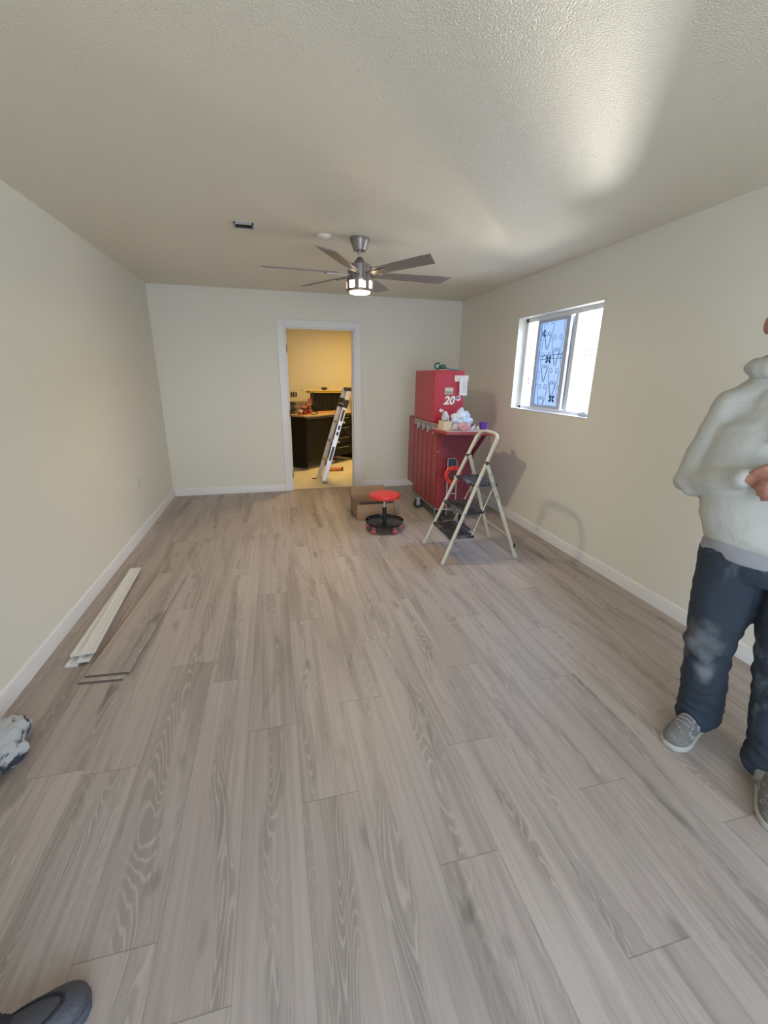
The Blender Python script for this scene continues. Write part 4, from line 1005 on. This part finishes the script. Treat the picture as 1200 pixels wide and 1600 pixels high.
def smear(m, centre, rad, col, noise_scale=14):
    n = m.node_tree.nodes; l = m.node_tree.links; b = n['Principled BSDF']
    old = b.inputs['Base Color'].links[0].from_socket
    tc = n.new('ShaderNodeTexCoord'); d = n.new('ShaderNodeVectorMath'); d.operation = 'DISTANCE'; d.inputs[1].default_value = centre
    l.new(tc.outputs['Object'], d.inputs[0])
    nz = n.new('ShaderNodeTexNoise'); nz.inputs['Scale'].default_value = noise_scale; nz.inputs['Detail'].default_value = 6; l.new(tc.outputs['Object'], nz.inputs['Vector'])
    ad = n.new('ShaderNodeMath'); ad.operation = 'MULTIPLY_ADD'; ad.inputs[1].default_value = rad * 2.2; l.new(nz.outputs['Fac'], ad.inputs[0]); l.new(d.outputs['Value'], ad.inputs[2])
    mr = n.new('ShaderNodeMapRange'); mr.inputs[1].default_value = rad * 1.1; mr.inputs[2].default_value = rad * 2.3; mr.inputs[3].default_value = .62; mr.inputs[4].default_value = 0
    l.new(ad.outputs[0], mr.inputs[0])
    mx = n.new('ShaderNodeMix'); mx.data_type = 'RGBA'; mx.inputs['B'].default_value = (*col, 1)
    l.new(mr.outputs[0], mx.inputs['Factor']); l.new(old, mx.inputs['A']); l.new(mx.outputs['Result'], b.inputs['Base Color'])
for c_, r_ in (((-.235, .150, .50), .075), ((-.225, .10, .37), .060), ((-.18, .20, .44), .05), ((-.115, .05, .81), .025)):
    smear(JEAN, c_, r_, (.26, .27, .28))
HOOD = spotted('hoodie_white', (.50, .51, .47), (.42, .42, .39), .60, 7, rough=.9, soft=.2, bump=.25, bscale=120)
SHOE = spotted('plaster_shoe', (.17, .165, .15), (.42, .41, .38), .56, 28, rough=.8, stretch=(1, 1, 2.5), soft=.08, bump=.5, bscale=120)
person('person', (1.84, 1.0), (-.866, -.5), 'person in white hoodie and plaster-dusted blue jeans standing at the right edge, hands together', dict(
    head=(-.212, .03, 1.70), neck=(-.195, .0, 1.535), chest=(-.165, .0, 1.29), pelvis=(-.118, 0, .90), hem=.905, waist=.218, waistz=.97, shirt=.848, hood=True,
    sh_r=(-.335, -.02, 1.40), el_r=(-.418, -.02, 1.105), wr_r=(-.225, .20, 1.185), hd_r=(.9, .42, .02), pm_r=(.3, -.75, -.3), th_r=(0, .25, 1),
    sh_l=(.01, -.02, 1.40), el_l=(.10, .0, 1.10), wr_l=(-.06, .215, 1.165), hd_l=(-.9, .42, .02), pm_l=(-.3, -.75, -.3), th_l=(0, .25, 1),
    hip_r=(-.215, 0, .83), kn_r=(-.218, .05, .46), an_r=(-.195, .0, .115), toe_r=(-.245, .20, 0), heel_r=(-.182, -.07, 0),
    hip_l=(-.005, 0, .83), kn_l=(.01, .085, .47), an_l=(.055, .10, .115), toe_l=(.125, .355, 0), heel_l=(.055, .06, 0)),
    dict(sock=mat('sock_grey', (.25, .25, .24), .9), skin=SK, hair=mat('hair_dark', (.03, .022, .018), .8), top=HOOD, shirt=mat('tee_grey', (.30, .30, .32), .9), jeans=JEAN, shoe=SHOE, sole=mat('sole_pale', (.42, .42, .37), .7), lace=mat('lace_grey', (.30, .29, .27), .8)))
person('person', (-.82, .668), (.93, .36), 'person almost wholly outside the left edge, only a dark slip-on shoe showing', dict(
    head=(0, .0, 1.66), neck=(0, -.01, 1.495), chest=(0, -.01, 1.25), pelvis=(0, 0, .88), hem=.82, waist=.185, waistz=.96, topname='sweatshirt', hood=False, laces=False, seam=True, shoe_h=[.06, .062, .06, .056, .052, .048, .040, .03],
    sh_r=(-.19, -.01, 1.37), el_r=(-.24, -.03, 1.09), wr_r=(-.22, .05, .85), hd_r=(0, .15, -1), pm_r=(1, 0, 0), th_r=(0, 1, 0),
    sh_l=(.19, -.01, 1.37), el_l=(.24, -.03, 1.09), wr_l=(.22, .05, .85), hd_l=(0, .15, -1), pm_l=(-1, 0, 0), th_l=(0, 1, 0),
    hip_r=(-.09, 0, .82), kn_r=(-.095, .02, .47), an_r=(-.10, -.03, .11), toe_r=(-.115, .20, 0), heel_r=(-.10, -.09, 0),
    hip_l=(.09, 0, .82), kn_l=(.085, .02, .47), an_l=(.05, .06, .11), toe_l=(.03, .325, 0), heel_l=(.035, .035, 0)),
    dict(sock=mat('sock_navy', (.02, .025, .04), .9), skin=SK, hair=MC['hair_dark'], top=mat('sweat_navy', (.03, .035, .05), .9), shirt=None, jeans=mat('trouser_navy', (.014, .02, .04), .85), shoe=mat('slipper_dark', (.055, .055, .068), .55, bump=.3, bscale=150), sole=mat('slipper_sole', (.06, .075, .10), .5), lace=mat('seam_black', (.012, .012, .016), .5)))
finish_parents()
